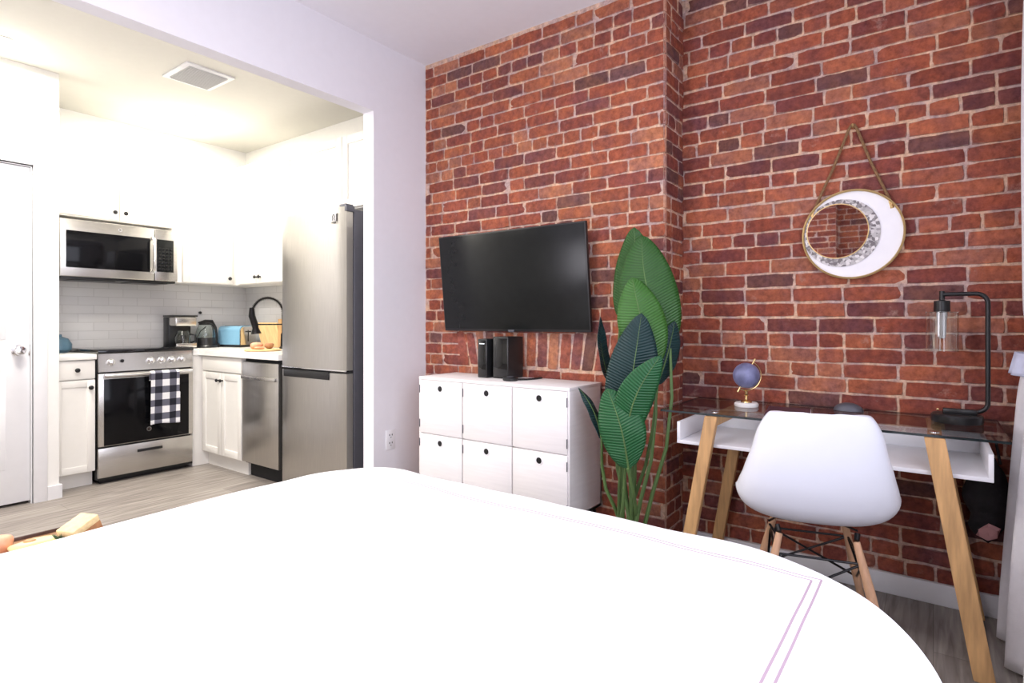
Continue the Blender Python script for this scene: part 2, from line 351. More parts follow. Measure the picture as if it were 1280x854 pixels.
PAL = [((.30, .088, .055), 5), ((.26, .072, .048), 5), ((.34, .11, .065), 4), ((.22, .062, .05), 3), ((.185, .062, .058), 2), ((.36, .14, .09), 2), ((.155, .068, .062), 1)]
def pick(tint):
    tot = sum(p[1] for p in PAL); r = random.random()*tot
    for c, w_ in PAL:
        r -= w_
        if r <= 0: break
    k = random.uniform(.88, 1.12)
    return tuple(c[i]*k*tint[i] for i in range(3))
MORT = (.58, .41, .34)
def brick_face(vs, fs, cols, P, u0, u1, z0, z1, tint, N=5, Mv=3, lift=None, col=None):
    """one brick: irregular pillowed slab. P(u, z, out) -> point"""
    c = col or pick(tint); lift = random.uniform(.003, .008) if lift is None else lift
    ru, rz = .0022, .0022
    b = len(vs); tilt = random.uniform(-.0015, .0015)
    for j in range(Mv+1):
        for i in range(N+1):
            u = u0+(u1-u0)*i/N; z = z0+(z1-z0)*j/Mv
            edge = i in (0, N) or j in (0, Mv); cor = i in (0, N) and j in (0, Mv)
            if edge: u += random.uniform(-ru, ru); z += random.uniform(-rz, rz)
            if cor: u += (.005 if i == 0 else -.005)*random.random(); z += (.005 if j == 0 else -.005)*random.random()
            out = lift*(.72 if edge else 1)+random.uniform(-.0008, .0008)+tilt*(i-N/2)
            vs.append(P(u, z, out))
    W = N+1
    for j in range(Mv):
        for i in range(N):
            a = b+j*W+i; fs.append((a, a+1, a+W+1, a+W)); cols.append(c)
    per = [b+i for i in range(W)]+[b+j*W+N for j in range(1, Mv+1)]+[b+Mv*W+i for i in range(N-1, -1, -1)]+[b+j*W for j in range(Mv-1, 0, -1)]
    k = len(vs)
    for p in per:
        i = (p-b) % W; j = (p-b)//W
        u = u0+(u1-u0)*i/N; z = z0+(z1-z0)*j/Mv; g = .0035
        u += -g if i == 0 else g if i == N else 0; z += -g if j == 0 else g if j == Mv else 0
        vs.append(P(u, z, -.004))
    n = len(per); c2 = tuple((c[q]*.6+MORT[q]*.4) for q in range(3))
    for q in range(n):
        r = (q+1) % n; fs.append((per[q], k+q, k+r, per[r])); cols.append(c2)
def courses(vs, fs, cols, P, ua, ub, z0, z1, tint, phase, skip=None, pitch=.0668, mort=.011):
    n = int((z1-z0)/pitch)+1
    for r in range(n):
        za = z0+r*pitch; zb = min(za+pitch-mort, z1)
        if zb-za < .015: continue
        header = (r+phase) % 7 == 3
        L = .104 if header else .208
        u = ua-((r % 2)*L*.5+random.uniform(0, .03))
        while u < ub:
            if not header and random.random() < .12: l = L*.5
            else: l = L*random.uniform(.95, 1.04)
            a, b_ = max(u, ua), min(u+l-mort, ub); u += l
            if b_-a < .02: continue
            wob = .003*math.sin(a*3.1+r*.7)
            if skip and skip((a+b_)/2, (za+zb)/2): continue
            brick_face(vs, fs, cols, P, a, b_, za+wob, zb+wob, tint, N=5 if l > .12 else 3)
def wall_mesh(name, vs, fs, cols, box):
    x0, x1, y0, y1, z0, z1 = box; b = len(vs)
    vs += [(x, y, z) for x in (x0, x1) for y in (y0, y1) for z in (z0, z1)]
    for f in ((0, 1, 3, 2), (4, 6, 7, 5), (0, 4, 5, 1), (2, 3, 7, 6), (0, 2, 6, 4), (1, 5, 7, 3)): fs.append(tuple(b+i for i in f)); cols.append(MORT)
    me = bpy.data.meshes.new(name); me.from_pydata([tuple(v) for v in vs], [], fs)
    ca = me.color_attributes.new('Col', 'FLOAT_COLOR', 'CORNER'); buf = []
    for p in me.polygons:
        c = cols[p.index]
        for _ in p.vertices: buf += [c[0], c[1], c[2], 1]
    ca.data.foreach_set('color', buf)
    me.polygons.foreach_set('use_smooth', [True]*len(me.polygons)); me.set_sharp_from_angle(angle=math.radians(40))
    me.materials.append(M['brick']); o = bpy.data.objects.new(name, me); COL.objects.link(o); return struct(o)
XT, XD, YC = 2.632, 2.87, 1.028
vs, fs, cols = [], [], []
PT = lambda u, z, o: (XT-o, u, z)
def arch(u, z): return 1.28 < u < 2.30 and .872 < z < 1.072
courses(vs, fs, cols, PT, YC-.004, 2.60, .0, 2.752, (1.08, 1.12, 1.08), 0, skip=arch)
u = 1.28
while u < 2.28:                         # the old arch: bricks on end, fanned
    t = (u-1.78)/.5; sh = .045*t; wd = random.uniform(.052, .060)
    Pa = lambda uu, z, o, sh=sh: (XT-o, uu+sh*(z-.87)/.2, z)
    brick_face(vs, fs, cols, Pa, u, u+wd, .878+random.uniform(-.004, .004), 1.066+random.uniform(-.006, .004), (1.2, 1.35, 1.3), N=3, Mv=5); u += wd+.012
courses(vs, fs, cols, lambda u, z, o: (u, YC-o, z), XT-.004, 2.872, .0, 2.752, (.95, .95, .97), 0)
wall_mesh('wall_chimney', vs, fs, cols, (XT, 2.98, YC, 2.607, 0, 2.80))
vs, fs, cols = [], [], []
courses(vs, fs, cols, lambda u, z, o: (XD-o, u, z), -.5, YC+.0, .085, 2.752, (.98, .95, .97), 3)
wall_mesh('wall_brick', vs, fs, cols, (XD, 2.98, -.6, YC, 0, 2.80))
vs, fs, cols = [], [], []
courses(vs, fs, cols, lambda u, z, o: (-2.2+o, u, z), -.5, .92, .0, 2.752, (1, 1, 1), 2)
wall_mesh('wall_rear_brick', vs, fs, cols, (-2.3, -2.2, -.6, .92, 0, 2.80))
vs, fs, cols = [], [], []
courses(vs, fs, cols, lambda u, z, o: (-2.0+o, u, z), .92, 1.5, .0, 2.752, (1, 1, 1), 4)
courses(vs, fs, cols, lambda u, z, o: (u, .92-o, z), -2.196, -2.0, .0, 2.752, (1, 1, 1), 4)
wall_mesh('wall_rear_chimney', vs, fs, cols, (-2.3, -2.0, .92, 1.5, 0, 2.80))
# baseboards
def bb(mb, x0, x1, y0, y1, h=.085): mb.box(x0, x1, y0, y1, 0, h, .004); return mb
struct(bb(MB(), 2.848, 2.872, -.45, 1.0).build('baseboard_right', M['trimw']))
m_ = MB(); m_.prism([(1.202, 4.506), (1.278, 4.506), (1.278, 4.645), (1.264, 4.645), (1.264, 4.52), (1.202, 4.52)], 'Z', 0, .085)
struct(m_.build('baseboard_door', M['trimw']))
struct(bb(MB(), 2.211, 2.62, 2.593, 2.607).build('baseboard_left', M['trimw']))
# window trim beside the curtain
m_ = MB(); m_.box(-.46, -.4, -.5, -.47, .6, 2.5, .004); m_.box(1.75, 1.81, -.5, -.47, .6, 2.5, .004); m_.box(-.46, 1.81, -.5, -.47, 2.45, 2.52, .004); m_.box(-.5, 1.85, -.5, -.44, .6, .65, .004); m_.box(.65, .69, -.56, -.52, .65, 2.45)
struct(m_.build('window_1', M['trimw']))
m_ = MB(); m_.box(-2.2, -2.17, 1.54, 1.6, .65, 2.25, .004); m_.box(-2.2, -2.17, 2.5, 2.56, .65, 2.25, .004); m_.box(-2.2, -2.17, 1.54, 2.56, 2.2, 2.26, .004); m_.box(-2.2, -2.15, 1.54, 2.56, .65, .7, .004); m_.box(-2.28, -2.24, 2.03, 2.07, .7, 2.2)
struct(m_.build('added_window', M['trimw']))  # trim of the unseen rear window, added to go with the fill light
# door
d = MB(); d.box(.275, 1.121, 4.535, 4.571, .018, 2.086, .002)
for x0, x1 in ((.39, .655), (.745, 1.005)):
    for z0, z1 in ((.23, .80), (1.02, 1.62), (1.72, 1.97)):
        d.box(x0, x1, 4.530, 4.536, z0, z1, .003); d.box(x0+.03, x1-.03, 4.524, 4.531, z0+.03, z1-.03, .005)
door = struct(d.build('door_1', M['doorw']))
k = MB(); k.lathe([(.033, 0), (.033, -.006), (.012, -.012), (.012, -.035), (.026, -.045), (.030, -.058), (.024, -.070), (.008, -.073)], (1.061, 4.534, .953), 'Y')
k.build('door_knob', M['chrome'], door); B(1.112, 1.1225, 4.528, 4.534, .92, .985, .001).build('latch_plate', M['chrome'], door)
m_ = MB(); m_.box(1.131, 1.20, 4.500, 4.52, 0, 2.10, .002); m_.box(.20, .268, 4.500, 4.52, 0, 2.10, .002); m_.box(.20, 1.20, 4.500, 4.52, 2.10, 2.17, .002)
m_.box(1.122, 1.132, 4.52, 4.58, 0, 2.1); m_.box(.265, .275, 4.52, 4.58, 0, 2.1); m_.box(.265, 1.132, 4.52, 4.58, 2.09, 2.1)
struct(m_.build('trim_1', M['doorw']))
struct(B(1.264, 2.9, 5.222, 5.23, .90, 1.50).build('trim_2', M['tile'], loc=(0, 0, 0)))
struct(B(2.892, 2.9, 3.6, 5.222, .90, 1.50).build('trim_3', M['tile'], loc=(0, 0, 0)))

# ---- kitchen ceiling vent and downlights
VC = (1.82, 3.83, 2.715)
t = thing('ceiling_vent', 'white framed grey grille set in the kitchen ceiling', 'vent', VC)
B(1.66, 1.96, 3.665, 4.0, 2.705, 2.7155, .002).build('frame', M['trimw'], t)
m_ = MB(); m_.box(1.69, 1.93, 3.70, 3.97, 2.700, 2.7055)
for i in range(16): m_.box(1.695, 1.925, 3.705+i*.0168, 3.712+i*.0168, 2.695, 2.7005)
m_.build('grille', M['vent'], t)
def downlight(x, y, label):
    t = thing('recessed_light', label, 'ceiling light', (x, y, 2.715), None)
    MB().lathe([(.030, 0), (.044, 0), (.046, -.004), (.042, -.007), (.030, -.004)], (x, y, 2.715), n=32, loop=True).build('trim_ring', M['trimw'], t)
    MB().lathe([(.002, -.003), (.030, -.003), (.030, -.0045), (.002, -.0046)], (x, y, 2.715), n=32).build('lens', M['lamp_on'], t)
    l = bpy.data.lights.new('downlight_glow', 'POINT'); l.energy = .8; l.color = (1, .93, .78); l.shadow_soft_size = .05
    lo = bpy.data.objects.new('downlight_glow', l); COL.objects.link(lo); lo.location = (0, 0, -.10); lo.parent = t
    l = bpy.data.lights.new('downlight_beam', 'AREA'); l.shape = 'DISK'; l.size = .3; l.energy = 34; l.color = (1, .95, .85)
    lo = bpy.data.objects.new('downlight_beam', l); COL.objects.link(lo); lo.location = (0, 0, -.03); lo.parent = t
downlight(2.12, 4.62, 'small lit round ceiling downlight above the range and the vent\'s right side')
downlight(.925, 4.21, 'small lit round ceiling downlight near the panelled door')

# ================================================================ KITCHEN CABINETS
def shaker(name, parent, axis, face, a0, a1, z0, z1, th=.02, rail=.055, flat=False, m='cab'):
    """door or drawer front; axis 'Y': face looks to -Y at y=face spanning x a0..a1; axis 'X': looks to -X"""
    mb = MB()
    def bx(p0, p1, q0, q1, d0, d1, bev=.0015):
        if axis == 'Y': mb.box(p0, p1, face+d0, face+d1, q0, q1, bev)
        else: mb.box(face+d0, face+d1, p0, p1, q0, q1, bev)
    if flat: bx(a0, a1, z0, z1, 0, th)
    else:
        bx(a0, a0+rail, z0, z1, 0, th); bx(a1-rail, a1, z0, z1, 0, th)
        bx(a0+rail, a1-rail, z0, z0+rail, 0, th); bx(a0+rail, a1-rail, z1-rail, z1, 0, th)
        bx(a0+rail-.004, a1-rail+.004, z0+rail-.004, z1-rail+.004, .008, th-.002, 0)
    return mb.build(name, M[m], parent)
def knob(parent, x, y, z, axis, m='black', r=.015):
    s_ = -1; MB().lathe([(.006, 0), (.006, -.012), (r, -.018), (r, -.024), (r*.7, -.028), (.002, -.029)], (x, y, z), axis, n=16).build('knob', M[m], parent)
# left base cabinet
t = thing('base_cabinet', 'narrow white base cabinet left of the range, drawer over door', 'cabinet', (1.385, 4.95, 0))
m_ = MB(); m_.box(1.266, 1.506, 4.672, 5.22, .10, .868); m_.box(1.266, 1.506, 4.715, 5.22, 0, .10); m_.build('body', M['cab'], t)
dr = shaker('drawer', t, 'Y', 4.65, 1.269, 1.503, .738, .864, flat=True); knob(dr, 1.397, 4.65, .801, 'Y')
dr = shaker('door', t, 'Y', 4.65, 1.269, 1.503, .105, .730, rail=.045); knob(dr, 1.474, 4.65, .678, 'Y')
tag(B(1.265, 1.509, 4.632, 5.221, .869, .905, .004).build('countertop', M['counter']), 'short white countertop left of the range', 'countertop')
tag(MB().lathe([(.045, 0), (.07, .02), (.072, .06), (.05, .10), (.012, .115), (.012, .13), (.002, .132)], (1.425, 5.08, .905)).build('storage_jar', M['teal']), 'slate blue rounded lidded jar on the left countertop by the wall corner', 'jar')

# range
RX0, RX1, RY = 1.512, 2.146, 4.63
t = thing('range', 'stainless steel electric range with black glass top and oven door', 'stove', (1.83, 4.9, 0))
m_ = MB(); m_.box(RX0+.004, RX1-.004, RY+.035, 5.215, .03, .905); m_.box(RX0+.03, RX1-.03, RY+.06, 5.1, 0, .03); m_.build('body', M['black'], t)
ct = MB().box(RX0, RX1, RY-.005, 5.215, .905, .932, .006).build('cooktop', M['glassblk'], t)
m_ = MB(); m_.prism([(RY+.005, .778), (RY+.04, .778), (RY+.04, .905), (RY+.016, .905)], 'X', RX0+.006, RX1-.003); m_.build('control_panel', M['steel'], t)
for x in (1.592, 1.846, 1.919, 1.990, 2.060):
    kz = .843; MB().lathe([(.025, 0), (.025, -.006), (.021, -.008), (.019, -.030), (.015, -.033), (.002, -.034)], (x, RY+.012, kz), 'Y', n=20).box(x-.004, x+.004, RY-.030, RY-.02, kz-.018, kz+.018, .002).build('knob', M['chrome'], t)
MB().lathe([(.012, 0), (.012, -.008), (.002, -.009)], (1.662, RY+.012, .850), 'Y', n=16).build('control_button', M['black'], t)
od = MB(); od.box(RX0+.004, RX1-.004, RY, RY+.035, .262, .768, .003)
od = od.build('oven_door', M['steel'], t)
B(RX0+.036, RX1-.036, RY-.003, RY+.002, .266, .728, .001).build('oven_window', M['ovenglass'], od)
m_ = MB(); m_.tube([(RX0+.03, RY-.045, .752), (RX1-.03, RY-.045, .752)], .0125, 14); m_.box(RX0+.035, RX0+.06, RY-.045, RY+.002, .742, .762, .003); m_.box(RX1-.06, RX1-.035, RY-.045, RY+.002, .742, .762, .003)
m_.build('handle', M['chrome'], od)
m_ = MB()
m_.lathe([(.0115, 0), (.016, 0), (.016, -.0015), (.0115, -.0015)], (1.831, RY-.0032, .345), 'Y', n=24, loop=True); m_.tube([(1.824, RY-.0045, .340), (1.828, RY-.0045, .350), (1.833, RY-.0045, .341), (1.838, RY-.0045, .350)], .0013, 6)
m_.build('round_emblem', M['chrome'], od)
dr = MB().box(RX0+.004, RX1-.004, RY+.004, RY+.035, .045, .250, .004).build('storage_drawer', M['steel'], t)
m_ = MB(); m_.box(1.757, 1.925, RY+.0015, RY+.005, .186, .206, .002); m_.build('grip_slot', M['black'], dr)
B(RX0+.004, RX1-.004, RY+.010, RY+.035, .030, .044, 0).build('toe_strip', M['black'], t)
# checked towel over the handle
def towel(u, v):
    x = 1.822+.195*u+(.006 if v > .5 else 0)*u; wv = .004*math.sin(u*9)+.003*math.sin(u*17)
    L = .405
    if v < .12: z = .768-.05*(1-v/.12)-.02; y = RY-.026+wv*.3
    elif v < .2: a = (v-.12)/.08*PI; z = .752+.0165*math.sin(a); y = RY-.045+.0165*math.cos(a)
    else: q = (v-.2)/.8; z = .752-q*.375+.006*math.sin(u*5)*q; y = RY-.0625+wv*q+.01*q
    if v < .12: y = RY-.0285
    return Vector((x, y, z))
m_ = MB(); m_.grid(towel, 24, 44); o = m_.build('kitchen_towel', M['check'], smooth=80); solid(o, .003)
tag(o, 'black and white checked kitchen towel hanging over the oven door handle', 'towel')

# over-the-range microwave
MY = 4.82
t = thing('microwave', 'stainless over-the-range microwave under the short wall cabinets', 'microwave', (1.73, 5.0, 1.435))
B(1.355, 2.112, MY+.03, 5.22, 1.442, 1.845, .003).build('body', M['steel'], t)
md = B(1.353, 1.945, MY, MY+.03, 1.442, 1.842, .006).build('door', M['steel'], t)
m_ = MB(); m_.box(1.387, 1.915, MY-.004, MY+.002, 1.505, 1.762, .003); m_.build('window', M['ovenglass'], md)
m_ = MB(); m_.tube([(1.932, MY-.002, 1.50), (1.932, MY-.034, 1.53), (1.932, MY-.038, 1.63), (1.932, MY-.034, 1.745), (1.932, MY-.002, 1.772)], .011, 12); m_.build('handle', M['chrome'], md)
MB().lathe([(.008, 0), (.013, 0), (.013, -.0015), (.008, -.0015)], (1.715, MY-.001, 1.80), 'Y', n=24, loop=True).build('round_emblem', M['chrome'], md)
cp = B(1.949, 2.113, MY, MY+.03, 1.442, 1.842, .006).build('control_panel', M['steel'], t)
m_ = MB(); m_.box(1.961, 2.082, MY-.004, MY+.002, 1.512, 1.762, .002); kp = m_.build('keypad', M['screen'], cp)
m_ = MB()
for i in range(4):
    for j in range(7): m_.box(1.972+i*.026, 1.990+i*.026, MY-.0052, MY-.004, 1.525+j*.026, 1.541+j*.026, .0005)
m_.build('key', M['glassblk'], kp)['kind'] = 'stuff'
m_ = MB(); m_.box(1.36, 2.105, MY+.02, 5.2, 1.428, 1.443, .003)
for i in range(2): m_.box(1.44+i*.36, 1.70+i*.36, 4.87, 5.05, 1.422, 1.43, .001)
m_.build('bottom_grille', M['black'], t)

# wall cabinets
UY, UX, UT = 4.90, 2.62, 2.47
t = thing('wall_cabinet', 'short white two-door wall cabinet above the microwave', 'cabinet', (1.72, 5.06, 1.875))
m_ = MB(); m_.box(1.266, 2.158, UY+.021, 5.222, 1.875, UT); m_.box(2.114, 2.158, MY+.04, 5.222, 1.44, 1.875); m_.box(1.266, 1.352, 4.92, 5.222, 1.44, 1.875); m_.build('body', M['cab'], t)
for x0, x1, kx in ((1.27, 1.738, 1.705), (1.744, 2.155, 1.775)):
    dd = shaker('door', t, 'Y', UY, x0, x1, 1.885, UT-.012, rail=.06); knob(dd, kx, UY, 1.937, 'Y')
t = thing('wall_cabinet', 'tall white one-door wall cabinet right of the microwave', 'cabinet', (2.39, 5.06, 1.445))
B(2.160, 2.896, UY+.021, 5.222, 1.445, UT).build('body', M['cab'], t)
dd = shaker('door', t, 'Y', UY, 2.19, 2.600, 1.45, UT-.012, rail=.06); knob(dd, 2.566, UY, 1.497, 'Y')
t = thing('wall_cabinet', 'tall white two-door wall cabinet above the black faucet', 'cabinet', (2.76, 4.53, 1.445))
B(UX+.021, 2.896, 4.16, UY+.018, 1.445, UT).build('body', M['cab'], t)
for y0, y1, ky in ((4.165, 4.525, 4.497), (4.531, 4.865, 4.559)):
    dd = shaker('door', t, 'X', UX, y0, y1, 1.45, UT-.012, rail=.06); knob(dd, UX, ky, 1.500, 'X')
t = thing('wall_cabinet', 'white wall cabinet above the refrigerator', 'cabinet', (2.76, 3.43, 1.93))
B(UX+.021, 2.896, 2.72, 4.155, 1.93, UT).build('body', M['cab'], t)
for y0, y1 in ((2.73, 3.43), (3.436, 4.15)): shaker('door', t, 'X', UX, y0, y1, 1.94, UT-.012, rail=.06)

# base run on the side wall
t = thing('sink_base_cabinet', 'white two-door sink cabinet between range and dishwasher', 'cabinet', (2.55, 4.35, 0))
m_ = MB(); m_.box(2.242, 2.885, 4.066, 4.66, .11, .864); m_.box(2.275, 2.885, 4.066, 4.66, 0, .11); m_.box(2.152, 2.885, 4.66, 5.215, 0, .864); m_.build('body', M['cab'], t)
shaker('drawer_front', t, 'X', 2.22, 4.07, 4.645, .748, .856, flat=True)
for y0, y1, ky in ((4.07, 4.355, 4.330), (4.361, 4.645, 4.386)):
    dd = shaker('door', t, 'X', 2.22, y0, y1, .115, .738, rail=.05); knob(dd, 2.22, ky, .682, 'X', r=.013)
tag(MB().prism([(2.150, 4.648), (2.195, 4.648), (2.195, 3.552), (2.89, 3.552), (2.89, 5.221), (2.150, 5.221)], 'Z', .866, .905).build('countertop', M['counter']),
    'white L-shaped countertop running from the range to the refrigerator', 'countertop')
t = thing('dishwasher', 'narrow stainless dishwasher between sink cabinet and refrigerator', 'dishwasher', (2.55, 3.81, 0))
B(2.252, 2.86, 3.562, 4.06, .10, .862).build('body', M['gap'], t)
dd = MB(); dd.box(2.222, 2.25, 3.595, 4.058, .115, .838, .004); dd = dd.build('door', M['steelv'], t)
m_ = MB(); m_.box(2.202, 2.224, 3.61, 4.045, .716, .742, .005); m_.build('handle', M['steel'], dd)
B(2.29, 2.3, 3.562, 4.06, 0, .10).build('toe_kick', M['gap'], t)

# refrigerator
FX, FY0, FY1, FT = 2.20, 2.842, 3.53, 1.825
t = thing('refrigerator', 'tall stainless bottom-freezer refrigerator with dark grey side', 'refrigerator', (2.55, 3.19, 0))
B(FX+.062, 2.87, FY0+.002, FY1-.002, .0, FT-.012, .004).build('body', M['darksteel'], t)
def fdoor(z0, z1, name):
    # gently bowed steel door
    m = MB(); n = 14; prof = []
    for i in range(n+1):
        q = i/n; y = FY0+.01+(FY1-FY0-.01)*q; bow = .012*(1-(2*q-1)**2)
        if i in (0, n): bow = -.008
        prof.append((FX+.004-bow, y))
    poly = prof+[(FX+.058, FY1), (FX+.058, FY0+.01)]
    m.prism(poly, 'Z', z0, z1); return m.build(name, M['steelv'], t, smooth=30)
fd = fdoor(.832, FT, 'refrigerator_door'); fz = fdoor(.04, .812, 'freezer_door')
B(FX+.002, FX+.03, FY0+.012, FY1-.005, .824, .832, .001).build('edge_strip', M['chrome'], fd)
m_ = MB(); m_.box(FX-.012, FX+.01, FY0+.16, FY1-.05, .768, .814, .002); m_.build('grip_recess', M['black'], fz)
B(FX+.012, FX+.058, FY0+.012, FY1-.005, .812, .832).build('door_gap', M['gap'], t)
m_ = MB(); m_.box(FX+.0, FX+.06, FY0-.004, FY0+.016, FT-.03, FT+.004, .002); m_.box(FX+.01, FX+.07, FY0+.02, FY0+.08, FT, FT+.018, .003); m_.build('hinge_cover', M['darksteel'], t)
m_ = MB(); lx = FX-.0115
m_.box(lx+.002, lx+.004, FY0+.085, FY0+.130, FT-.085, FT-.035, .001)
m_.build('sticker', M['vent'], fd)
m_ = MB(); m_.tube([(lx+.001, FY0+.095, FT-.078), (lx+.001, FY0+.101, FT-.07), (lx+.001, FY0+.096, FT-.055), (lx+.001, FY0+.107, FT-.042), (lx+.001, FY0+.119, FT-.055), (lx+.001, FY0+.114, FT-.07), (lx+.001, FY0+.121, FT-.078)], .0018, 6)
m_.box(lx, lx+.003, FY0+.088, FY0+.128, FT-.096, FT-.091, 0); m_.build('sticker_mark', M['black'], fd)

# ================================================================ THINGS ON THE COUNTER
Z0 = .905
cx, cy = 2.245, 5.06
t = thing('coffee_maker', 'steel and black drip coffee maker beside the range', 'coffee maker', (cx, cy, Z0))
m_ = MB(); m_.box(cx-.09, cx+.09, cy-.02+.04, cy+.12, Z0, Z0+.26, .01); m_.box(cx-.09, cx+.09, cy-.10, cy+.05, Z0, Z0+.02, .006); m_.build('body', M['black'], t)
B(cx-.085, cx+.085, cy-.095, cy+.06, Z0+.185, Z0+.262, .012).build('brew_head', M['steel'], t)
B(cx-.092, cx+.092, cy-.10, cy+.12, Z0+.262, Z0+.276, .005).build('lid', M['black'], t)
B(cx-.08, cx+.08, cy-.103, cy-.09, Z0+.008, Z0+.045, .004).build('base_plate', M['steel'], t)
m_ = MB(); m_.lathe([(.05, 0), (.06, .02), (.062, .07), (.045, .105), (.04, .125), (.038, .125), (.042, .104), (.058, .07), (.056, .02), (.002, .004)], (cx, cy-.03, Z0+.022)); cf = m_.build('carafe', M['glass'], t)
MB().tube([(cx+.05, cy-.04, Z0+.12), (cx+.085, cy-.065, Z0+.11), (cx+.085, cy-.065, Z0+.06), (cx+.058, cy-.04, Z0+.045)], .007, 8).build('handle', M['black'], cf)
# kettle
cx, cy = 2.445, 5.05
t = thing('electric_kettle', 'glass and black electric kettle between coffee maker and blue toaster', 'kettle', (cx, cy, Z0))
m_ = MB(); m_.lathe([(.085, 0), (.088, .012), (.08, .022), (.03, .024)], (cx, cy, Z0)); m_.box(cx+.03, cx+.105, cy-.03, cy+.03, Z0, Z0+.035, .006); m_.build('power_base', M['black'], t)
MB().lathe([(.075, .0), (.078, .05), (.076, .06), (.002, .061)], (cx-.005, cy, Z0+.024)).build('lower_band', M['black'], t)
MB().lathe([(.075, .06), (.078, .085), (.07, .13), (.052, .17), (.050, .17), (.067, .13), (.075, .085), (.072, .062)], (cx-.005, cy, Z0+.024), loop=True).build('glass_jug', M['glass'], t)
MB().lathe([(.052, 0), (.053, .010), (.045, .018), (.014, .024), (.012, .034), (.002, .036)], (cx-.005, cy, Z0+.194)).build('lid', M['black'], t)
m_ = MB(); m_.tube([(cx-.065, cy, Z0+.213), (cx-.01, cy, Z0+.226), (cx+.045, cy, Z0+.222), (cx+.072, cy, Z0+.17), (cx+.08, cy, Z0+.10), (cx+.085, cy, Z0+.03)], [.006, .014, .019, .019, .018, .016], 12); m_.build('handle', M['black'], t)
MB().tube([(cx-.03, cy-.06, Z0+.18), (cx-.08, cy-.065, Z0+.14), (cx-.105, cy-.06, Z0+.08), (cx-.10, cy-.05, Z0+.01)], .004, 8).build('power_cord', M['black'], t)
# toaster
cx, cy = 2.68, 4.98
t = thing('toaster', 'light blue toaster with chrome end panel on the corner of the counter', 'toaster', (cx, cy, Z0))
def rr(x0, x1, z0, z1, r, n=6):
    pts = []
    for (a, b_, s0) in ((x1-r, z1-r, 0), (x0+r, z1-r, 90)):
        for i in range(n+1): an = math.radians(s0+90*i/n); pts.append((a+r*math.cos(an), b_+r*math.sin(an)))
    return [(x0, z0)]+[(x1, z0)]+pts
RT = Matrix.Translation((cx, cy, 0)) @ Matrix.Rotation(math.radians(14), 4, 'Z')
def rot_build(mb, mtx, *a, **k):
    for v in mb.bm.verts: v.co = mtx @ v.co
    return mb.build(*a, **k)
m_ = MB(); m_.prism(rr(-.085, .085, Z0+.022, Z0+.185, .045), 'Y', -.12, .13); rot_build(m_, RT, 'shell', M['blue'], t)
m_ = MB(); m_.prism(rr(-.082, .082, Z0+.020, Z0+.180, .042), 'Y', -.132, -.12); fp = rot_build(m_, RT, 'end_panel', M['chrome'], t)
m_ = MB(); m_.box(-.088, .088, -.135, .135, Z0, Z0+.022, .006); rot_build(m_, RT, 'base', M['black'], t)
m_ = MB(); m_.box(-.004, .004, -.134, -.131, Z0+.05, Z0+.15); m_.box(-.018, .018, -.15, -.132, Z0+.13, Z0+.142, .003); rot_build(m_, RT, 'lever', M['black'], fp)
m_ = MB(); m_.box(-.05, -.02, -.09, .09, Z0+.183, Z0+.1865); m_.box(.02, .05, -.09, .09, Z0+.183, Z0+.1865); rot_build(m_, RT, 'slot', M['gap'], t)
# faucet at the side wall, over the sink
fx, fy = 2.72, 4.33
t = thing('kitchen_faucet', 'black spring pull-down kitchen faucet over the sink', 'faucet', (fx, fy, Z0))
m_ = MB(); m_.lathe([(.03, 0), (.03, .01), (.02, .02), (.018, .12), (.012, .13)], (fx, fy, Z0)); m_.tube([(fx, fy, Z0+.1), (fx, fy, Z0+.28)], .011, 12); m_.build('body', M['blackm'], t)
arcp = [(fx, fy, Z0+.25)]+[(fx-.11+.11*math.cos(a), fy+.04-.04*math.cos(a), Z0+.29+.125*math.sin(a)) for a in [PI*i/14 for i in range(0, 13)]]
arcp += [(fx-.225, fy+.085, Z0+.29)]
m_ = MB(); m_.tube(arcp, .007, 10)
# spring coil
import itertools
cum = [0]
for a, b_ in zip(arcp, arcp[1:]): cum.append(cum[-1]+(Vector(b_)-Vector(a)).length)
coil = []; turns = 38
for i in range(turns*8+1):
    q = i/(turns*8)*cum[-1]; j = max(k for k in range(len(cum)-1) if cum[k] <= q+1e-9); f_ = (q-cum[j])/(cum[j+1]-cum[j])
    p = Vector(arcp[j]).lerp(Vector(arcp[j+1]), min(f_, 1)); tt = (Vector(arcp[j+1])-Vector(arcp[j])).normalized()
    u_ = Vector((.34, .94, 0)); u_ = (u_-tt*u_.dot(tt)).normalized(); v_ = tt.cross(u_); an = 2*PI*i/8
    coil.append(p+(u_*math.cos(an)+v_*math.sin(an))*.0125)
m_.tube(coil, .0022, 4); m_.build('spring_hose', M['blackm'], t)
m_ = MB(); m_.tube([(fx-.222, fy+.085, Z0+.335), (fx-.222, fy+.085, Z0+.27), (fx-.20, fy+.08, Z0+.20), (fx-.195, fy+.078, Z0+.17), (fx-.190, fy+.076, Z0+.125)], [.018, .026, .026, .024, .040], 14); m_.build('spray_head', M['blackm'], t)
m_ = MB(); m_.tube([(fx, fy, Z0+.2), (fx-.19, fy+.072, Z0+.2)], .0055, 8); m_.lathe([(.021, -.008), (.025, -.008), (.025, .008), (.021, .008)], (fx-.20, fy+.079, Z0+.2), loop=True); m_.build('holder_arm', M['blackm'], t)
m_ = MB(); m_.tube([(fx, fy, Z0+.07), (fx-.02, fy-.05, Z0+.085), (fx-.04, fy-.09, Z0+.11)], .006, 8); m_.build('lever_handle', M['blackm'], t)
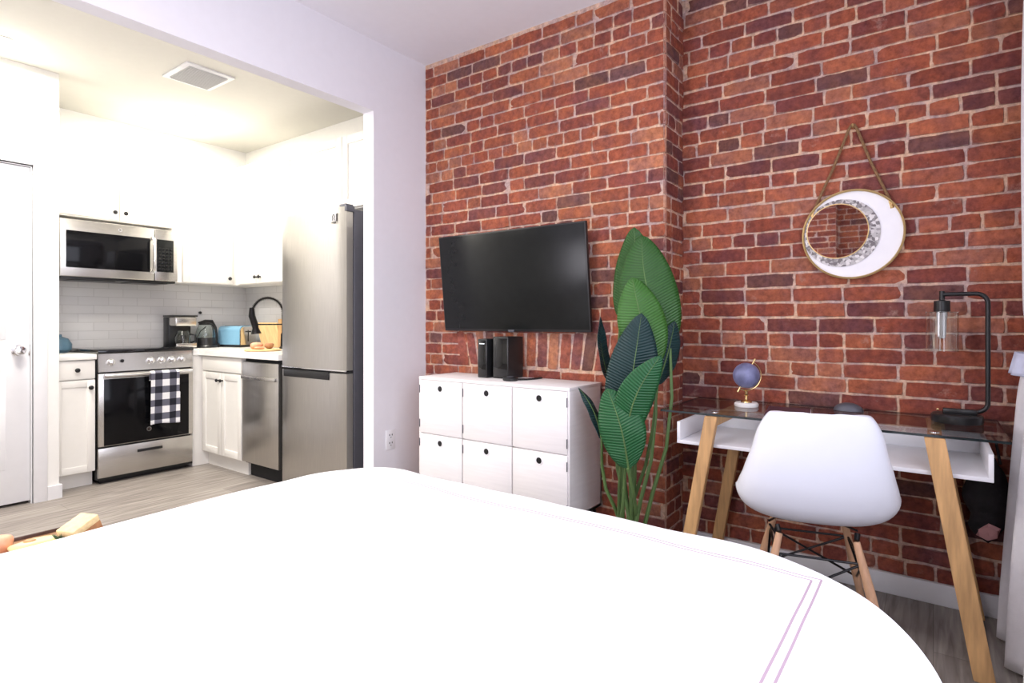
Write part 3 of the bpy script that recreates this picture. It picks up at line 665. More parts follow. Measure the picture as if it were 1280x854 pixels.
# wooden things by the wall
o = MB(); o.box(-.155, .155, -.009, .009, 0, .22, .008)
o = rot_build(o, Matrix.Translation((2.80, 4.62, Z0+.001)) @ Matrix.Rotation(math.radians(90), 4, 'Z') @ Matrix.Rotation(math.radians(-14), 4, 'X'), 'cutting_board', M['board'])
tag(o, 'pale wooden cutting board leaning on the backsplash behind the faucet head', 'cutting board')
t = thing('utensil_crock', 'tall tan wooden utensil box behind the faucet stem', 'utensil holder', (2.80, 4.40, Z0))
m_ = MB(); m_.box(2.745, 2.85, 4.345, 4.45, Z0, Z0+.245, .006); m_.build('box', M['wood'], t)
for dx, dy, a in ((-.02, -.01, .03), (.02, .02, -.02), (.0, -.03, .0)):
    MB().tube([(2.80+dx, 4.40+dy, Z0+.243), (2.80+dx+a, 4.40+dy+a, Z0+.275)], .008, 8).build('utensil_handle', M['board'], t)
# board with food at the counter's end
t = thing('serving_board', 'round wooden serving board at the end of the countertop', 'board', (2.42, 4.12, Z0))
MB().lathe([(.12, 0), (.13, .004), (.13, .012), (.12, .015), (.002, .015)], (2.42, 4.12, Z0)).build('board', M['board'], t)
def slab(name, c, sx, sy, sz, m, label, cat, seed, group=None, n=16):
    mb = MB(); c = Vector(c); k = 10; rings = []
    for i in range(k+1):
        ph = PI*i/k; ps = []
        for j in range(n):
            a = 2*PI*j/n; r = math.sin(ph)**.6; q = Vector((r*math.cos(a)*sx, r*math.sin(a)*sy, sz*(1-math.cos(ph))/2))
            q += Vector((noise.noise(q*25+Vector((seed, 0, 0))), noise.noise(q*25+Vector((0, seed, 0))), 0))*min(sx, sy)*.35*r
            q.z += .25*sz*noise.noise(Vector((q.x*30, q.y*30, seed)))*math.sin(ph)
            ps.append(c+q)
        rings.append(mb.ring(ps))
    for a, b_ in zip(rings, rings[1:]): mb.bridge(a, b_)
    mb.cap(rings[0], True); mb.cap(rings[-1]); o = mb.build(name, m, smooth=60)
    return tag(o, label, cat, group)
slab('ham_slice', (2.38, 4.14, Z0+.0155), .05, .04, .05, M['salmon'], 'folded pink ham slice on the serving board by the refrigerator', 'food', 3.1)
slab('bread_roll', (2.46, 4.10, Z0+.0155), .035, .03, .045, M['crust'], 'small brown bread roll on the round serving board', 'food', 5.4)
slab('cured_meat', (2.36, 4.07, Z0+.0155), .035, .028, .02, M['salmon'], 'flat orange cured meat slice at the front of the serving board', 'food', 8.4)
tag(MB().lathe([(.01, 0), (.012, -.004), (.012, -.018), (.008, -.024), (.001, -.025)], (2.472, 5.222, 1.206), 'Y').build('wall_hook', M['black']), 'small black hook on the tiled backsplash above the kettle', 'hook')

# outlet on the partition
t = thing('wall_outlet', 'white double electrical outlet on the lavender wall by the cube cabinet', 'outlet', (2.335, 2.607, .375))
ow = B(2.30, 2.372, 2.601, 2.6075, .37, .485, .003).build('cover_plate', M['trimw'], t)
m_ = MB()
for z in (.398, .445):
    m_.box(2.324, 2.328, 2.599, 2.6015, z+.006, z+.016); m_.box(2.344, 2.348, 2.599, 2.6015, z+.006, z+.016); m_.box(2.334, 2.339, 2.599, 2.6015, z-.006, z-.001)
m_.build('socket_slots', M['gap'], ow)['kind'] = 'stuff'

# ================================================================ BED
BX1, BY0, BY1, BT = 1.560, -.035, 1.875, .59
t = thing('bed', 'large bed with plain white duvet filling the foreground', 'bed', (.45, .93, 0))
m_ = MB(); m_.box(-.60, 1.42, .12, 1.76, .12, .30, .02); m_.build('base', M['darkwood'], t)
B(-.60, 1.44, .10, 1.78, .30, .52, .05, 4).build('mattress', M['mattress'], t)
for x in (-.5, 1.33):
    for y in (.2, 1.68): B(x-.03, x+.03, y-.03, y+.03, 0, .12, .004).build('leg', M['darkwood'], t)
def outline(n, inset=0):
    cr = [(BX1, BY0, .46), (BX1, BY1, .27), (-.66, BY1, .12), (-.66, BY0, .12)]; pts = []
    (x1, y0, r0), (_, y1, r1), (x0, _, r2), (_, _, r3) = cr
    def arc(cx, cy, r, a0): return [(cx+r*math.cos(math.radians(a0+90*i/16)), cy+r*math.sin(math.radians(a0+90*i/16))) for i in range(17)]
    P = arc(x1-r0, y0+r0, r0, -90)+arc(x1-r1, y1-r1, r1, 0)+arc(x0+r2, y1-r2, r2, 90)+arc(x0+r3, y0+r3, r3, 180)
    P.append(P[0]); L = [0]
    for a, b_ in zip(P, P[1:]): L.append(L[-1]+math.dist(a, b_))
    out = []
    for i in range(n):
        q = L[-1]*i/n; j = max(k for k in range(len(L)-1) if L[k] <= q+1e-9); f_ = (q-L[j])/max(L[j+1]-L[j], 1e-9)
        out.append(Vector((P[j][0]+(P[j+1][0]-P[j][0])*f_, P[j][1]+(P[j+1][1]-P[j][1])*f_, 0)))
    return out
n = 260; OUT = outline(n); C = Vector((.45, .93, 0)); mb = MB(); rings = []
R_ = .095; prof = [(s_, 0, 0) for s_ in (.02, .1, .2, .3, .4, .5, .58, .66, .73, .79, .84, .88, .915, .945, .97)]
for pi_, (s_, _, _) in enumerate(prof):
    ring = []
    for p in OUT:
        dvec = (p-C); q = C+dvec*(1-R_/dvec.length)*s_
        z = BT+.009*noise.noise(Vector((q.x*2.2, q.y*2.2, 1)))+.003*noise.noise(Vector((q.x*7, q.y*7, 4)))-.012*max(0, s_-.75)/.25
        ring.append((q.x, q.y, z))
    rings.append(mb.ring(ring))
for i in range(0, 9):
    a = PI/2*i/8; ring = []
    for k, p in enumerate(OUT):
        d_ = (p-C); u_ = d_.normalized(); q = p-u_*R_*(1-math.sin(a)); z = BT-.012-R_*(1-math.cos(a))
        w_ = .004*noise.noise(Vector((p.x*5, p.y*5, i*.1)))
        ring.append((q.x+u_.x*w_, q.y+u_.y*w_, z+.008*noise.noise(Vector((p.x*4, p.y*4, 9)))))
    rings.append(mb.ring(ring))
for i in range(1, 10):
    q_ = i/9; ring = []
    for k, p in enumerate(OUT):
        u_ = (p-C).normalized(); wv = (.022*math.sin(k*.42+1.3*math.sin(k*.11))+.012*math.sin(k*.93))*q_
        out = .035*q_+wv
        ring.append((p.x+u_.x*out, p.y+u_.y*out, BT-.107-q_*.36))
    rings.append(mb.ring(ring))
for a, b_ in zip(rings, rings[1:]): mb.bridge(a, b_)
mb.cap(rings[0], True)
for v in mb.bm.verts:
    pass
t2 = MB(); t2.bm.free(); t2.bm = mb.bm
o = t2.build('duvet', M['duvet'], loc=(0, 0, 0), smooth=80); o.parent = t; o.location = (-.45, -.93, 0)
o['label'] = 'white duvet with two embroidered stripes near its edge'
hb = B(-.74, -.68, -.02, 1.88, .0, 1.0, .02).build('headboard', M['darkwood'], t)

# small table with breakfast board, left of the bed
t = thing('side_table', 'low dark side table behind the bed\'s left edge', 'table', (.50, 2.16, 0))
B(.18, .725, 1.97, 2.235, .436, .461, .004).build('tabletop', M['darkwood'], t)
for x in (.21, .69):
    for y in (2.0, 2.205): B(x-.015, x+.015, y-.015, y+.015, 0, .438, .002).build('leg', M['darkwood'], t)
TZ = .461
t = thing('breakfast_tray', 'dark rimmed brown tray on the side table', 'tray', (.46, 2.16, TZ))
m_ = MB(); m_.box(.22, .71, 1.98, 2.225, TZ, TZ+.01, .002); m_.build('base', M['brownbd'], t)
m_ = MB(); m_.box(.22, .71, 1.98, 1.986, TZ, TZ+.02, .002); m_.box(.22, .71, 2.219, 2.225, TZ, TZ+.02, .002); m_.box(.22, .226, 1.98, 2.225, TZ, TZ+.02, .002); m_.box(.704, .71, 1.98, 2.225, TZ, TZ+.02, .002)
m_.build('rim', M['darkwood'], t)
t = thing('bread_slab', 'pale bread slab propped up at the right end of the tray', 'bread', (.625, 2.06, TZ+.01))
RB = Matrix.Translation((.638, 2.065, TZ+.018)) @ Matrix.Rotation(math.radians(22), 4, 'Z') @ Matrix.Rotation(math.radians(-20), 4, 'Y')
rot_build(MB().box(-.042, .042, -.032, .035, .034, .056, .004), RB, 'crumb', M['bread'], t)
rot_build(MB().box(-.042, .043, -.031, .034, .0, .036, .004), RB, 'crust', M['crust'], t)
t = thing('fruit_half', 'pale halved fruit with brown pit at the middle of the tray', 'fruit', (.525, 2.08, TZ+.01))
o = slab('x', (.515, 2.09, TZ+.0105), .058, .040, .034, M['avo'], 'x', 'x', 2.2); o.name = 'flesh'; o.parent = t; o['_o'] = t['_o']; o.location = (0, 0, 0)
for k_ in ('label', 'category'): del o[k_]
m_ = MB(); m_.sphere((.512, 2.075, TZ+.041), .017, 14, .5); m_.build('pit', M['pit'], t)
slab('salmon_slice', (.455, 2.135, TZ+.0105), .038, .034, .052, M['salmon'], 'folded orange salmon slice at the left of the tray', 'food', 6.6)
slab('salmon_slice', (.395, 2.16, TZ+.0105), .036, .030, .05, M['salmon'], 'flat orange salmon slice cut by the picture\'s left edge', 'food', 9.1)
mb = MB()
for i in range(16):
    a = random.uniform(0, 2*PI); e = random.uniform(.3, 1.2); c0 = Vector((.578, 2.06, TZ+.026)); dv = Vector((math.cos(a)*math.cos(e), math.sin(a)*math.cos(e), math.sin(e)))*random.uniform(.02, .042)
    mb.tube([c0, c0+dv*.5, c0+dv], [.0012, .0032, .0004], 5, sx=1, sy=.4)
tag(mb.build('herb_sprig', M['herb'], smooth=60), 'dark green herb sprig between the pale fruit and the bread', 'herb')

# ================================================================ TV, CUBE CABINET
t = thing('television', 'black flat screen television mounted on the brick wall', 'television', (2.60, 1.89, 1.35))
TV = Matrix.Translation((2.548, 1.89, 1.352)) @ Matrix.Rotation(math.radians(-6.0), 4, 'Y') @ Matrix.Rotation(math.radians(.0), 4, 'Z')
hw, hh = .498, .280
m_ = MB(); m_.box(0, .022, -hw, hw, -hh, hh, .004); m_.box(.02, .045, -.3, .3, -.22, .12, .008); rot_build(m_, TV, 'housing', M['black'], t)
m_ = MB(); m_.box(-.0015, .001, -hw+.008, hw-.008, -hh+.014, hh-.008, .0004); rot_build(m_, TV, 'screen', M['screen'], t)
m_ = MB(); m_.box(-.003, .002, -.02, .02, -hh-.003, -hh+.010, .001); rot_build(m_, TV, 'logo_tab', M['darksteel'], t)
m_ = MB(); m_.box(2.585, 2.622, 1.75, 2.03, 1.27, 1.41, .004); m_.build('wall_bracket', M['blackm'], t)
CX, CY0, CY1, CZ0, CZ1 = 2.30, 1.354, 2.330, .20, .822
t = thing('cube_cabinet', 'white six-door cube cabinet against the brick wall', 'cabinet', (2.46, 1.84, 0))
m_ = MB(); TH = .016
m_.box(CX, 2.615, CY0, CY1, CZ1-TH, CZ1, .001); m_.box(CX+.004, 2.615, CY0, CY1, CZ0, CZ0+TH, .001)
m_.box(CX+.002, 2.615, CY0, CY0+TH, CZ0, CZ1-TH, .001); m_.box(CX+.002, 2.615, CY1-TH, CY1, CZ0, CZ1-TH, .001)
m_.box(2.605, 2.615, CY0, CY1, CZ0, CZ1-.01); m_.box(CX+.01, 2.61, CY0+TH, CY1-TH, .505, .515)
W3 = (CY1-CY0)/3
for i in (1, 2): m_.box(CX+.01, 2.61, CY0+i*W3-.008, CY0+i*W3+.008, CZ0, CZ1-.01)
m_.build('carcass', M['lam'], t)
for i in range(3):
    for j in range(2):
        y0 = CY0+(TH*.7 if i == 0 else i*W3+.003-0); y0 = CY0+i*W3+(.010 if i == 0 else .004); y1 = CY0+(i+1)*W3-(.010 if i == 2 else .004)
        z0, z1 = (.208, .507) if j == 0 else (.513, CZ1-TH-.002)
        m_ = MB(); m_.box(CX-.004, CX+.012, y0, y1, z0, z1, .0015); dd = m_.build('door', M['lam'], t)
        yc = (y0+y1)/2+.0; zc_ = z1-.042
        MB().lathe([(.0005, 0), (.0145, 0), (.0150, -.0012), (.0005, -.0013)], (CX-.0042, yc, zc_), 'X', n=24).build('finger_hole', M['black'], dd)
        MB().lathe([(.0152, 0), (.0205, 0), (.0200, -.0028), (.0158, -.0028)], (CX-.0040, yc, zc_), 'X', n=24, loop=True).build('hole_ring', M['trimw'], dd)
        yh = y0+.001 if i == 0 else y1-.001
        for zz in (z0+.05, z1-.05):
            B(CX-.0065, CX-.003, yh-.0025, yh+.0025, zz-.022, zz+.022, .0008).build('hinge', M['darksteel'], dd)
for y in (CY0+.03, CY1-.03):
    for x in (CX+.04, 2.58): MB().tube([(x, y, 0), (x, y, CZ0+.002)], [.012, .018], 12).build('leg', M['blackm'], t)
# modem and router
def upright(name, label, cat, y0, y1, x0, x1, h, led):
    t = thing(name, label, cat, ((x0+x1)/2, (y0+y1)/2, CZ1)); m = MB(); m.box(x0, x1, y0, y1, CZ1, CZ1+h, .006); m.build('case', M['black'], t)
    B(x0-.0015, x0+.001, y0+.006, y1-.006, CZ1+.01, CZ1+h-.01, .0005).build('front_panel', M['glassblk'], t)
    if led: B(x0-.0025, x0-.001, y0+.015, y1-.015, CZ1+h-.028, CZ1+h-.024).build('status_light', mat('led_white', (.8, .85, .9), .4, emit=1.2), t)
upright('modem', 'shorter black upright modem with small white light, left on the cube cabinet', 'modem', 1.955, 2.02, 2.44, 2.58, .212, True)
upright('router', 'taller black upright router beside the modem on the cube cabinet', 'router', 1.825, 1.93, 2.46, 2.60, .225, False)
t = thing('streaming_puck', 'small flat black media puck in front of the upright router', 'media box', (2.40, 1.775, CZ1))
MB().lathe([(.036, 0), (.040, .004), (.040, .014), (.034, .020), (.002, .021)], (2.405, 1.77, CZ1), n=28).build('case', M['black'], t)
MB().lathe([(.018, .0205), (.018, .0225), (.002, .023)], (2.405, 1.77, CZ1), n=24).build('top_disc', M['darksteel'], t)
MB().tube([(2.435, 1.75, CZ1+.006), (2.47, 1.715, CZ1+.005), (2.52, 1.70, CZ1+.005), (2.58, 1.69, CZ1+.006)], .005, 8).build('cable', M['black'], t)

# ================================================================ PLANT
PB = Vector((2.37, 1.09, 0))
t = thing('potted_palm', 'tall artificial travellers palm with broad leaves in the brick corner', 'plant', PB)
m_ = MB(); m_.lathe([(.085, 0), (.095, .01), (.11, .16), (.115, .165), (.105, .165), (.10, .15), (.002, .148)], PB); m_.build('pot', M['black'], t)
def leaf(base, tip, width, bend, face, m, fold=.25, wmax=.5, lean=0, n=30, nv=12):
    """leaf blade from base to tip; face = direction its upper side looks"""
    base, tip, face = Vector(base), Vector(tip), Vector(face)
    ax = (tip-base); L = ax.length; ax.normalize(); face = (face-ax*face.dot(ax)).normalized(); side = ax.cross(face)
    mb = MB(); uvs = {}
    def f(u, v):
        s = u; a = v*2-1
        wd = width*.5*(math.sin(PI*min(1, s**.95))**.68)*(1 if s < .985 else .55)
        if s < .06: wd *= s/.06
        wob = .0025*math.sin(s*17+a*2)*abs(a)
        p = base+ax*L*s+side*wd*a+face*(-bend*4*(s-.5)**2+bend*.6+fold*wd*abs(a)**1.4*-1+wob)
        p += side*lean*math.sin(PI*s)
        return p
    g = mb.grid(f, n, nv)
    uvl = mb.bm.loops.layers.uv.new('UVMap')
    idx = {}
    for i, row in enumerate(g):
        for j, v in enumerate(row): idx[v] = (width*.5*(j/nv*2-1), L*i/n)
    for fc in mb.bm.faces:
        for l in fc.loops: l[uvl].uv = idx[l.vert]
    o = mb.build('leaf', m, t, smooth=60); solid(o, .0022)
    mr = MB(); pts = [f(i/14*.97, .5)+face*.001 for i in range(15)]
    mr.tube(pts, [.0045-.0003*i+.0006 for i in range(15)], 6); mr.build('midrib', M['stem'], o)
    return o
F = (-1, -.25, .1)
def stem(pts, r=(.010, .006)):
    n_ = len(pts); MB().tube(pts, [r[0]+(r[1]-r[0])*i/(n_-1) for i in range(n_)], 8).build('stalk', M['stem'], t)
VF = (-.9, -.42, .08)
LF = [
 ((2.50, 1.195, 1.13), (2.46, 1.108, 1.562), .20, .02, (-1, -.1, 0), 'leaf1', .035),
 ((2.44, .925, 1.02), (2.40, 1.045, 1.515), .250, .04, (-.95, -.35, .1), 'leaf1', -.035),
 ((2.37, .965, .93), (2.34, 1.062, 1.325), .205, .04, VF, 'leaf2', -.01),
 ((2.30, 1.090, .60), (2.30, 1.000, 1.165), .220, .03, VF, 'leaf3', .0),
 ((2.25, 1.050, .61), (2.25, .895, .99), .150, .02, (-.9, -.5, .1), 'leaf4', -.035),
 ((2.21, 1.020, .510), (2.22, 1.125, .845), .195, .03, (-.95, -.25, .1), 'leaf4', .02),
 ((2.43, .985, .84), (2.44, .905, 1.13), .12, .02, (-.9, -.9, 0), 'leaf3', 0),
 ((2.36, 1.160, .79), (2.37, 1.238, 1.15), .075, .02, (.2, 1, 0), 'leaf3', .01),
 ((2.31, 1.190, .60), (2.30, 1.303, .83), .050, .02, (-.5, -.6, .9), 'leaf3', .01)]
for b0, tp, wd, bd, fc, mm, ln in LF:
    leaf(b0, tp, wd, bd, fc, M[mm], lean=ln)
    b0 = Vector(b0); a = random.uniform(0, 2*PI); g0 = PB+Vector((.045*math.cos(a), .045*math.sin(a), .14)); mid = g0.lerp(b0, .5)+Vector((0, (b0.y-1.07)*.35, 0))
    stem([g0, g0.lerp(mid, .5)+Vector((0, 0, .02)), mid, mid.lerp(b0, .5)+Vector((0, (b0.y-1.07)*.1, 0)), b0+(Vector(tp)-b0)*.03])
for k in range(3):
    a = k*2.1; g0 = PB+Vector((.03*math.cos(a), .03*math.sin(a), .14)); stem([g0, g0+Vector((.0, .01*(k-1), .25)), g0+Vector((.0, .02*(k-1), .52))], (.013, .008))

# ================================================================ DESK
t = thing('writing_desk', 'glass topped desk with white tray and splayed oak legs', 'desk', (2.6, .36, 0))
B(2.350, 2.853, -.193, .933, .748, .757).build('glass_top', M['deskglass'], t)
m_ = MB(); m_.box(2.347, 2.3495, -.196, .936, .7485, .7565); m_.box(2.8535, 2.855, -.196, .936, .7485, .7565); m_.box(2.3495, 2.8535, -.196, -.1935, .7485, .7565); m_.box(2.3495, 2.8535, .9335, .936, .7485, .7565)
m_.build('glass_edge', M['glassedge'], t)
TX0, TX1, TY0, TY1 = 2.37, 2.80, -.155, .872
m_ = MB(); m_.box(TX0, TX1, TY0, TY1, .618, .632, .001); m_.box(TX0, TX1, TY0, TY0+.014, .632, .708, .001); m_.box(TX0, TX1, TY1-.014, TY1, .632, .708, .001); m_.box(TX1-.014, TX1, TY0+.014, TY1-.014, .632, .708, .001)
m_.build('tray_shelf', M['desklac'], t)
def dleg(xt, xb, yt, yb, z1, w=.050, d=.030):
    m = MB(); A = m.ring([(xb-d/2, yb-w/2, 0), (xb+d/2, yb-w/2, 0), (xb+d/2, yb+w/2, 0), (xb-d/2, yb+w/2, 0)]); Bq = m.ring([(xt-d/2, yt-w/2, z1), (xt+d/2, yt-w/2, z1), (xt+d/2, yt+w/2, z1), (xt-d/2, yt+w/2, z1)])
    m.bridge(A, Bq); m.cap(A, True); m.cap(Bq); bmesh.ops.bevel(m.bm, geom=m.bm.edges[:], offset=.002, segments=2, affect='EDGES'); m.build('leg', M['wood'], t)
for xt, xb in ((2.353, 2.33), (2.815, 2.82)):
    dleg(xt, xb, .722, .850, .747); dleg(xt, xb, -.003, -.130, .747, .056, .032)
for y in (.722, -.003): B(2.36, 2.81, y-.02, y+.02, .709, .7475, .002).build('cross_rail', M['wood'], t)
for x in (2.40, 2.77):
    for y in (.722, -.003): MB().lathe([(.014, 0), (.014, .003), (.002, .0035)], (x, y, .757), n=18).build('glass_fixing', M['chrome'], t)
DZ = .757
# globe
gx, gy = 2.65, .663
t = thing('desk_globe', 'small slate blue globe on a brass and marble stand at the desk\'s left end', 'globe', (gx, gy, DZ))
m_ = MB(); m_.lathe([(.048, 0), (.050, .004), (.050, .012), (.044, .018), (.002, .018)], (gx, gy, DZ)); m_.build('base', M['marble'], t)
m_ = MB(); m_.lathe([(.024, .018), (.022, .022), (.007, .03), (.006, .045), (.011, .05), (.006, .055), (.008, .066), (.002, .068)], (gx, gy, DZ), n=20); m_.build('stem', M['brass'], t)
gc = Vector((gx, gy, DZ+.135)); MB().sphere(gc, .056, 32).build('sphere', M['globe'], t)
ca_, sa_ = .59, -.807
m_ = MB(); pts = []
for i in range(19):
    a = math.radians(62-i*10); r = .0645; pts.append(gc+Vector((ca_*math.cos(a)*r, sa_*math.cos(a)*r, math.sin(a)*r)))
m_.tube(pts, .0028, 8)
for a in (62, -118+360):
    a = math.radians(a); dv = Vector((ca_*math.cos(a), sa_*math.cos(a), math.sin(a))); m_.tube([gc+dv*.055, gc+dv*.082], [.003, .0045], 8)
m_.build('meridian_arm', M['brass'], t)
# notebook and small dark item
RN = Matrix.Translation((2.545, .475, DZ+.0005)) @ Matrix.Rotation(math.radians(8), 4, 'Z')
t = thing('notebook', 'closed dark maroon notebook on the glass desk top behind the chair', 'notebook', (2.545, .475, DZ))
rot_build(MB().box(-.115, .115, -.08, .08, .0, .009, .001), RN, 'cover', M['note'], t)
rot_build(MB().box(-.112, .112, -.081, -.078, .0015, .0075), RN, 'pages', M['moon'], t)
mb = MB(); 
def mouse(u, v):
    a = u*2*PI; ph = v*PI/2; r = math.cos(ph)
    return Vector((2.76+.030*r*math.cos(a), .285+.055*r*math.sin(a)*(1+.0), DZ+.001+.034*math.sin(ph)))
mb.grid(mouse, 28, 8); bmesh.ops.remove_doubles(mb.bm, verts=mb.bm.verts, dist=1e-5)
tag(mb.build('computer_mouse', M['darksteel'], smooth=60), 'small dark rounded computer mouse on the glass behind the white chair', 'mouse')
# lamp
lx_ = 2.69
t = thing('desk_lamp', 'black industrial desk lamp with a clear glass cylinder shade', 'lamp', (lx_, -.075, DZ))
m_ = MB(); m_.lathe([(.076, 0), (.078, .004), (.078, .026), (.074, .031), (.002, .032)], (lx_, -.070, DZ), n=36); lb = m_.build('base', M['black'], t)
m_ = MB(); m_.tube([(lx_, -.016, DZ+.043), (lx_, -.010, DZ+.043)], .004, 8); m_.build('switch', M['brass'], lb)
p = [(lx_, -.030, DZ+.043), (lx_, -.10, DZ+.043)]
def corner(c, r, a0, a1, n_=8): return [(lx_, c[0]+r*math.cos(math.radians(a0+(a1-a0)*i/n_)), c[1]+r*math.sin(math.radians(a0+(a1-a0)*i/n_))) for i in range(n_+1)]
p += corner((-.124, DZ+.078), .035, -90, -180)
p += corner((-.124, 1.196), .035, 180, 90)
p += [(lx_, -.08, 1.231), (lx_, -.024, 1.231)]
m_ = MB(); m_.tube(p, .0078, 14); m_.box(lx_-.012, lx_+.012, -.13, -.028, DZ+.030, DZ+.05, .004); m_.build('curved_arm', M['black'], t)
m_ = MB(); m_.lathe([(.007, 1.24), (.007, 1.21), (.025, 1.206), (.026, 1.168), (.02, 1.166), (.002, 1.166)], (lx_, -.026, 0), n=28); m_.tube([(lx_, -.026, 1.195), (lx_, -.026, 1.243)], .009, 12); m_.build('socket', M['black'], t)
m_ = MB(); m_.lathe([(.022, 1.168), (.050, 1.166), (.050, 1.018), (.0475, 1.018), (.0475, 1.163), (.022, 1.165)], (lx_, -.026, 0), n=36, loop=True); m_.build('glass_shade', M['glass'], t)
m_ = MB(); m_.lathe([(.002, 1.066), (.010, 1.068), (.013, 1.08), (.014, 1.13), (.017, 1.148), (.017, 1.166), (.002, 1.1665)], (lx_, -.026, 0), n=24); m_.build('bulb', M['bulb'], t)

# ================================================================ MOON MIRROR
mc = Vector((2.838, .281, 1.502))
t = thing('moon_mirror', 'round crescent moon mirror with brass rim hung on a brown strap', 'mirror', (mc.x, mc.y, mc.z-.19))
def disc(mb, cy, cz, r, x0, x1, n_=64): mb.lathe([(.002, x0), (r, x0), (r, x1), (.002, x1)], (0, cy, cz), 'X', n=n_)
m_ = MB(); disc(m_, mc.y, mc.z, .184, 2.842, 2.857); m_.build('white_moon', M['moon'], t)
m_ = MB(); m_.lathe([(.183, 2.857), (.190, 2.857), (.191, 2.832), (.186, 2.829), (.183, 2.832)], (0, mc.y, mc.z), 'X', n=72, loop=True); m_.build('rim', M['rim'], t)
m_ = MB(); disc(m_, mc.y+.0405, mc.z+.008, .145, 2.838, 2.8425); m_.build('mosaic_crescent', M['mosaic'], t)
m_ = MB(); disc(m_, mc.y+.055, mc.z+.017, .1155, 2.835, 2.8385); m_.build('mirror_glass', M['mirror'], t)
m_ = MB(); m_.lathe([(.1150, 2.8385), (.1185, 2.8385), (.1185, 2.833), (.1150, 2.833)], (0, mc.y+.055, mc.z+.017), 'X', n=64, loop=True); m_.build('inner_rim', M['rim'], t)
hk = Vector((2.845, .278, 1.965)); 
A1 = Vector((2.846, mc.y+.143, 1.628)); A2 = Vector((2.846, mc.y-.135, 1.635))
m_ = MB()
for A_, sgn in ((A1, 1), (A2, -1)):
    m_.tube([A_+Vector((0, sgn*.006, -.03)), A_, A_.lerp(hk, .5)+Vector((0, 0, -.001)), hk+Vector((0, sgn*.014, -.012)), hk+Vector((0, sgn*.004, .006))], .0058, 8)
m_.build('strap', M['rope'], t)
for A_, sgn in ((A1, 1), (A2, -1)):
    MB().tube([A_+Vector((-.002, sgn*.010, -.038)), A_+Vector((-.002, sgn*.003, -.008))], .0078, 10).build('strap_end', M['brass'], t)
m_ = MB(); m_.tube([(2.872, .278, 1.962), (2.84, .278, 1.964), (2.834, .278, 1.972)], .0035, 8)
tag(m_.build('wall_nail', M['rim']), 'small nail in the brick wall holding the mirror strap', 'nail')

# ================================================================ CHAIR
CHM = Matrix.Translation((2.275, .345, 0)) @ Matrix.Rotation(math.radians(15), 4, 'Z')
t = thing('shell_chair', 'white moulded shell chair with wooden dowel legs at the desk', 'chair', (2.275, .345, 0))
prof = [(-.215, .834, .095), (-.2145, .829, .132), (-.212, .812, .155), (-.205, .76, .182), (-.196, .69, .200), (-.185, .62, .220), (-.168, .55, .238), (-.135, .485, .250), (-.08, .443, .250), (.0, .425, .242), (.08, .428, .240), (.15, .438, .236), (.20, .442, .222), (.235, .432, .19), (.245, .415, .15)]
def pf(s):
    s *= len(prof)-1; i = min(int(s), len(prof)-2); f_ = s-i
    def cr(k):
        g = lambda j: prof[max(0, min(len(prof)-1, j))][k]
        a, b_, c_, d_ = g(i-1), g(i), g(i+1), g(i+2)
        return .5*((2*b_)+(-a+c_)*f_+(2*a-5*b_+4*c_-d_)*f_*f_+(-a+3*b_-3*c_+d_)*f_**3)
    return cr(0), cr(1), cr(2)
def shell(u, v):
    x, z, wd = pf(u); a = v*2-1
    x2, z2, _ = pf(min(1, u+.01)); x1, z1, _ = pf(max(0, u-.01)); tx, tz = x2-x1, z2-z1; l = math.hypot(tx, tz); nx, nz = -tz/l, tx/l   # towards the sitter
    if nx < 0 and u < .3: nx, nz = -nx, -nz
    curl = (.055+.05*math.exp(-((u-.55)/.22)**2))*abs(a)**2.6
    if u > .8: curl *= max(.3, 1-(u-.8)*3)
    r_ = 1-.0*abs(a)
    dip = 0
    yy = wd*math.sin(a*PI/2*.98)/math.sin(PI/2*.98)
    nz *= min(1, u/.35); z -= .010*a*a*max(0, 1-u/.12)
    return CHM @ Vector((x+nx*curl, yy, z+nz*curl))
m_ = MB(); m_.grid(shell, 60, 36); o = m_.build('seat_shell', M['shell'], t, smooth=80); solid(o, .007)
def leg4(sx, sy):
    a = Vector((sx*.115-.0, sy*.115, .405)); b_ = Vector((sx*.215, sy*.205, 0)); m = MB(); m.tube([CHM@a, CHM@a.lerp(b_, .35), CHM@b_], [.011, .0155, .010], 14); m.build('leg', M['beech'], t)
for sx in (-1, 1):
    for sy in (-1, 1): leg4(sx, sy)
m_ = MB()
def seg(a, b_, r=.0042): m_.tube([CHM@Vector(a), CHM@Vector(b_)], r, 8)
P_ = {}
for sx in (-1, 1):
    for sy in (-1, 1):
        a = Vector((sx*.115, sy*.115, .405)); b_ = Vector((sx*.215, sy*.205, 0)); P_[sx, sy] = (a, a.lerp(b_, .16), a.lerp(b_, .55))
for sx in (-1, 1):
    seg(P_[sx, -1][1], P_[sx, 1][2]); seg(P_[sx, 1][1], P_[sx, -1][2])
    seg(P_[sx, 1][1], P_[sx, -1][1])
for sy in (-1, 1):
    seg(P_[-1, sy][1], P_[1, sy][2]); seg(P_[1, sy][1], P_[-1, sy][2]); seg(P_[1, sy][1], P_[-1, sy][1])
for sx in (-1, 1):
    for sy in (-1, 1): seg((sx*.115, sy*.115, .41), (sx*.10, sy*.12, .428), .008); seg(P_[sx, sy][0]+Vector((0, 0, -.02)), (sx*.02, sy*.14, .40))
m_.build('wire_brace', M['blackm'], t)

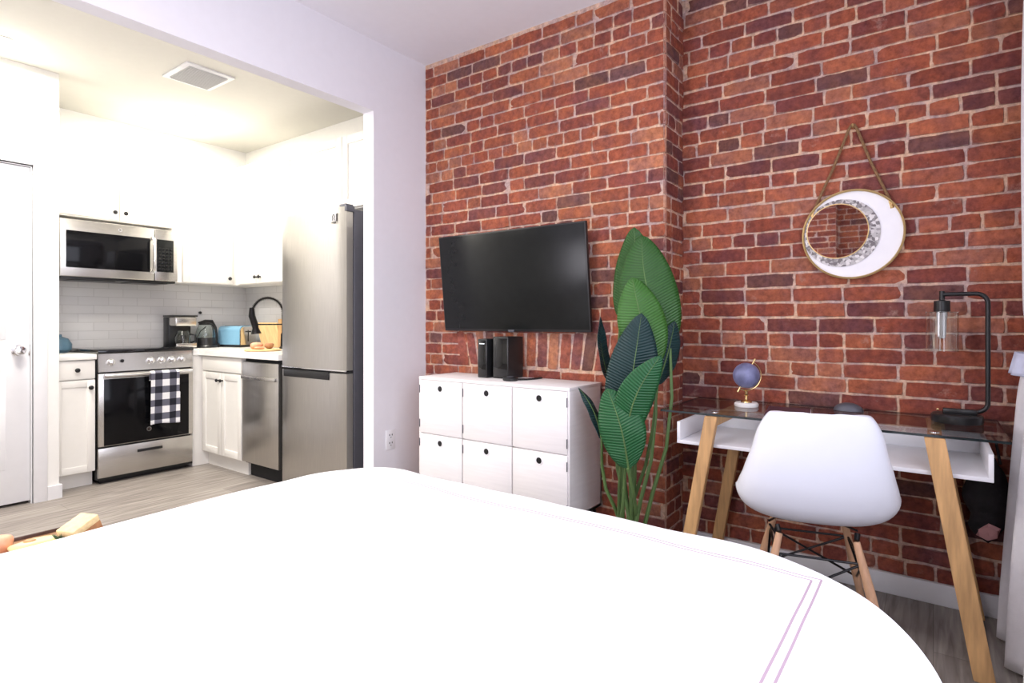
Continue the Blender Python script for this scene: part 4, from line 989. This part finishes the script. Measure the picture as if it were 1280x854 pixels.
# ================================================================ CURTAIN, BAG
def curt(u, v):
    z = 2.5-v*2.49; x = 2.80-u*.75
    spread = 0
    k = max(0, (1.05-z)/1.05); pinch = math.exp(-((z-1.03)/.09)**2)
    yb = -.315+.028*math.sin(u*38+.5)*(1-.6*pinch)+.03*math.sin(u*17+v*1.5)
    x += -.12*k*(1-u)+.05*k*0
    yb += .075*k**.8*(1-.3*u) + .006*math.sin(v*7+u*4)
    return Vector((x, yb, z))
m_ = MB(); m_.grid(curt, 110, 60); t = m_.build('curtain', M['curtain'], smooth=80); solid(t, .003)
tag(t, 'long pale linen curtain hanging at the right edge by the brick wall', 'curtain')
def tie(u, v):
    a = u*2*PI; x = 2.60+.17*math.cos(a); y = -.315+.088*math.sin(a)+.006*math.sin(u*70)*(.3+v); z = 1.015-.075*v+.01*math.sin(a)
    s_ = 1+.12*v
    return Vector((2.60+(x-2.60)*s_, -.315+(y+.315)*s_, z))
m_ = MB(); m_.grid(tie, 90, 6); o = m_.build('curtain_tieback', M['tie'], smooth=80); solid(o, .003)
tag(o, 'pleated blue and white fabric band around the curtain', 'tieback')
# dark bag hanging under the desk's right end
mb = MB(); k = 16; rings = []; c0 = Vector((2.79, -.165, .30))
for i in range(k+1):
    q = i/k; ph = PI*q; ps = []
    for j in range(22):
        a = 2*PI*j/22; r = math.sin(ph)**.55*(1-.35*q)
        pnt = Vector((.045*r*math.cos(a), .085*r*math.sin(a), .34*q))
        d_ = noise.noise(pnt*14)*.022*min(1, 4*math.sin(ph)); pnt += Vector((math.cos(a)*d_*.6, math.sin(a)*d_*1.4, 0))
        ps.append(c0+pnt)
    rings.append(mb.ring(ps))
for a, b_ in zip(rings, rings[1:]): mb.bridge(a, b_)
mb.cap(rings[0], True); mb.cap(rings[-1])
t = thing('hanging_bag', 'dark crumpled fabric bag hanging on the wall under the desk\'s right end', 'bag', (2.79, -.165, .30))
mb.build('pouch', M['bag'], t, smooth=60)
m_ = MB(); m_.tube([(2.79, -.20, .60), (2.83, -.19, .68), (2.845, -.17, .71), (2.83, -.15, .68), (2.79, -.13, .60)], .005, 8); m_.build('strap', M['bag'], t)
m_ = MB(); m_.lathe([(.002, 0), (.03, .003), (.034, .012), (.02, .022), (.002, .024)], (2.735, -.165, .345), 'Z', n=6, mtx=Matrix.Rotation(math.radians(70), 3, 'Y')); [setattr(v, 'co', v.co+Vector((0, random.uniform(-.008, .008), random.uniform(-.01, .01)))) for v in m_.bm.verts]; o = m_.build('pink_tag', M['pink'], t)
tag(B(2.835, 2.862, -.185, -.155, .70, .73, .004).build('wall_hook', M['blackm']), 'small dark hook on the brick wall under the desk', 'hook')

for o in bpy.data.objects:
    if '_o' in o.keys(): del o['_o']
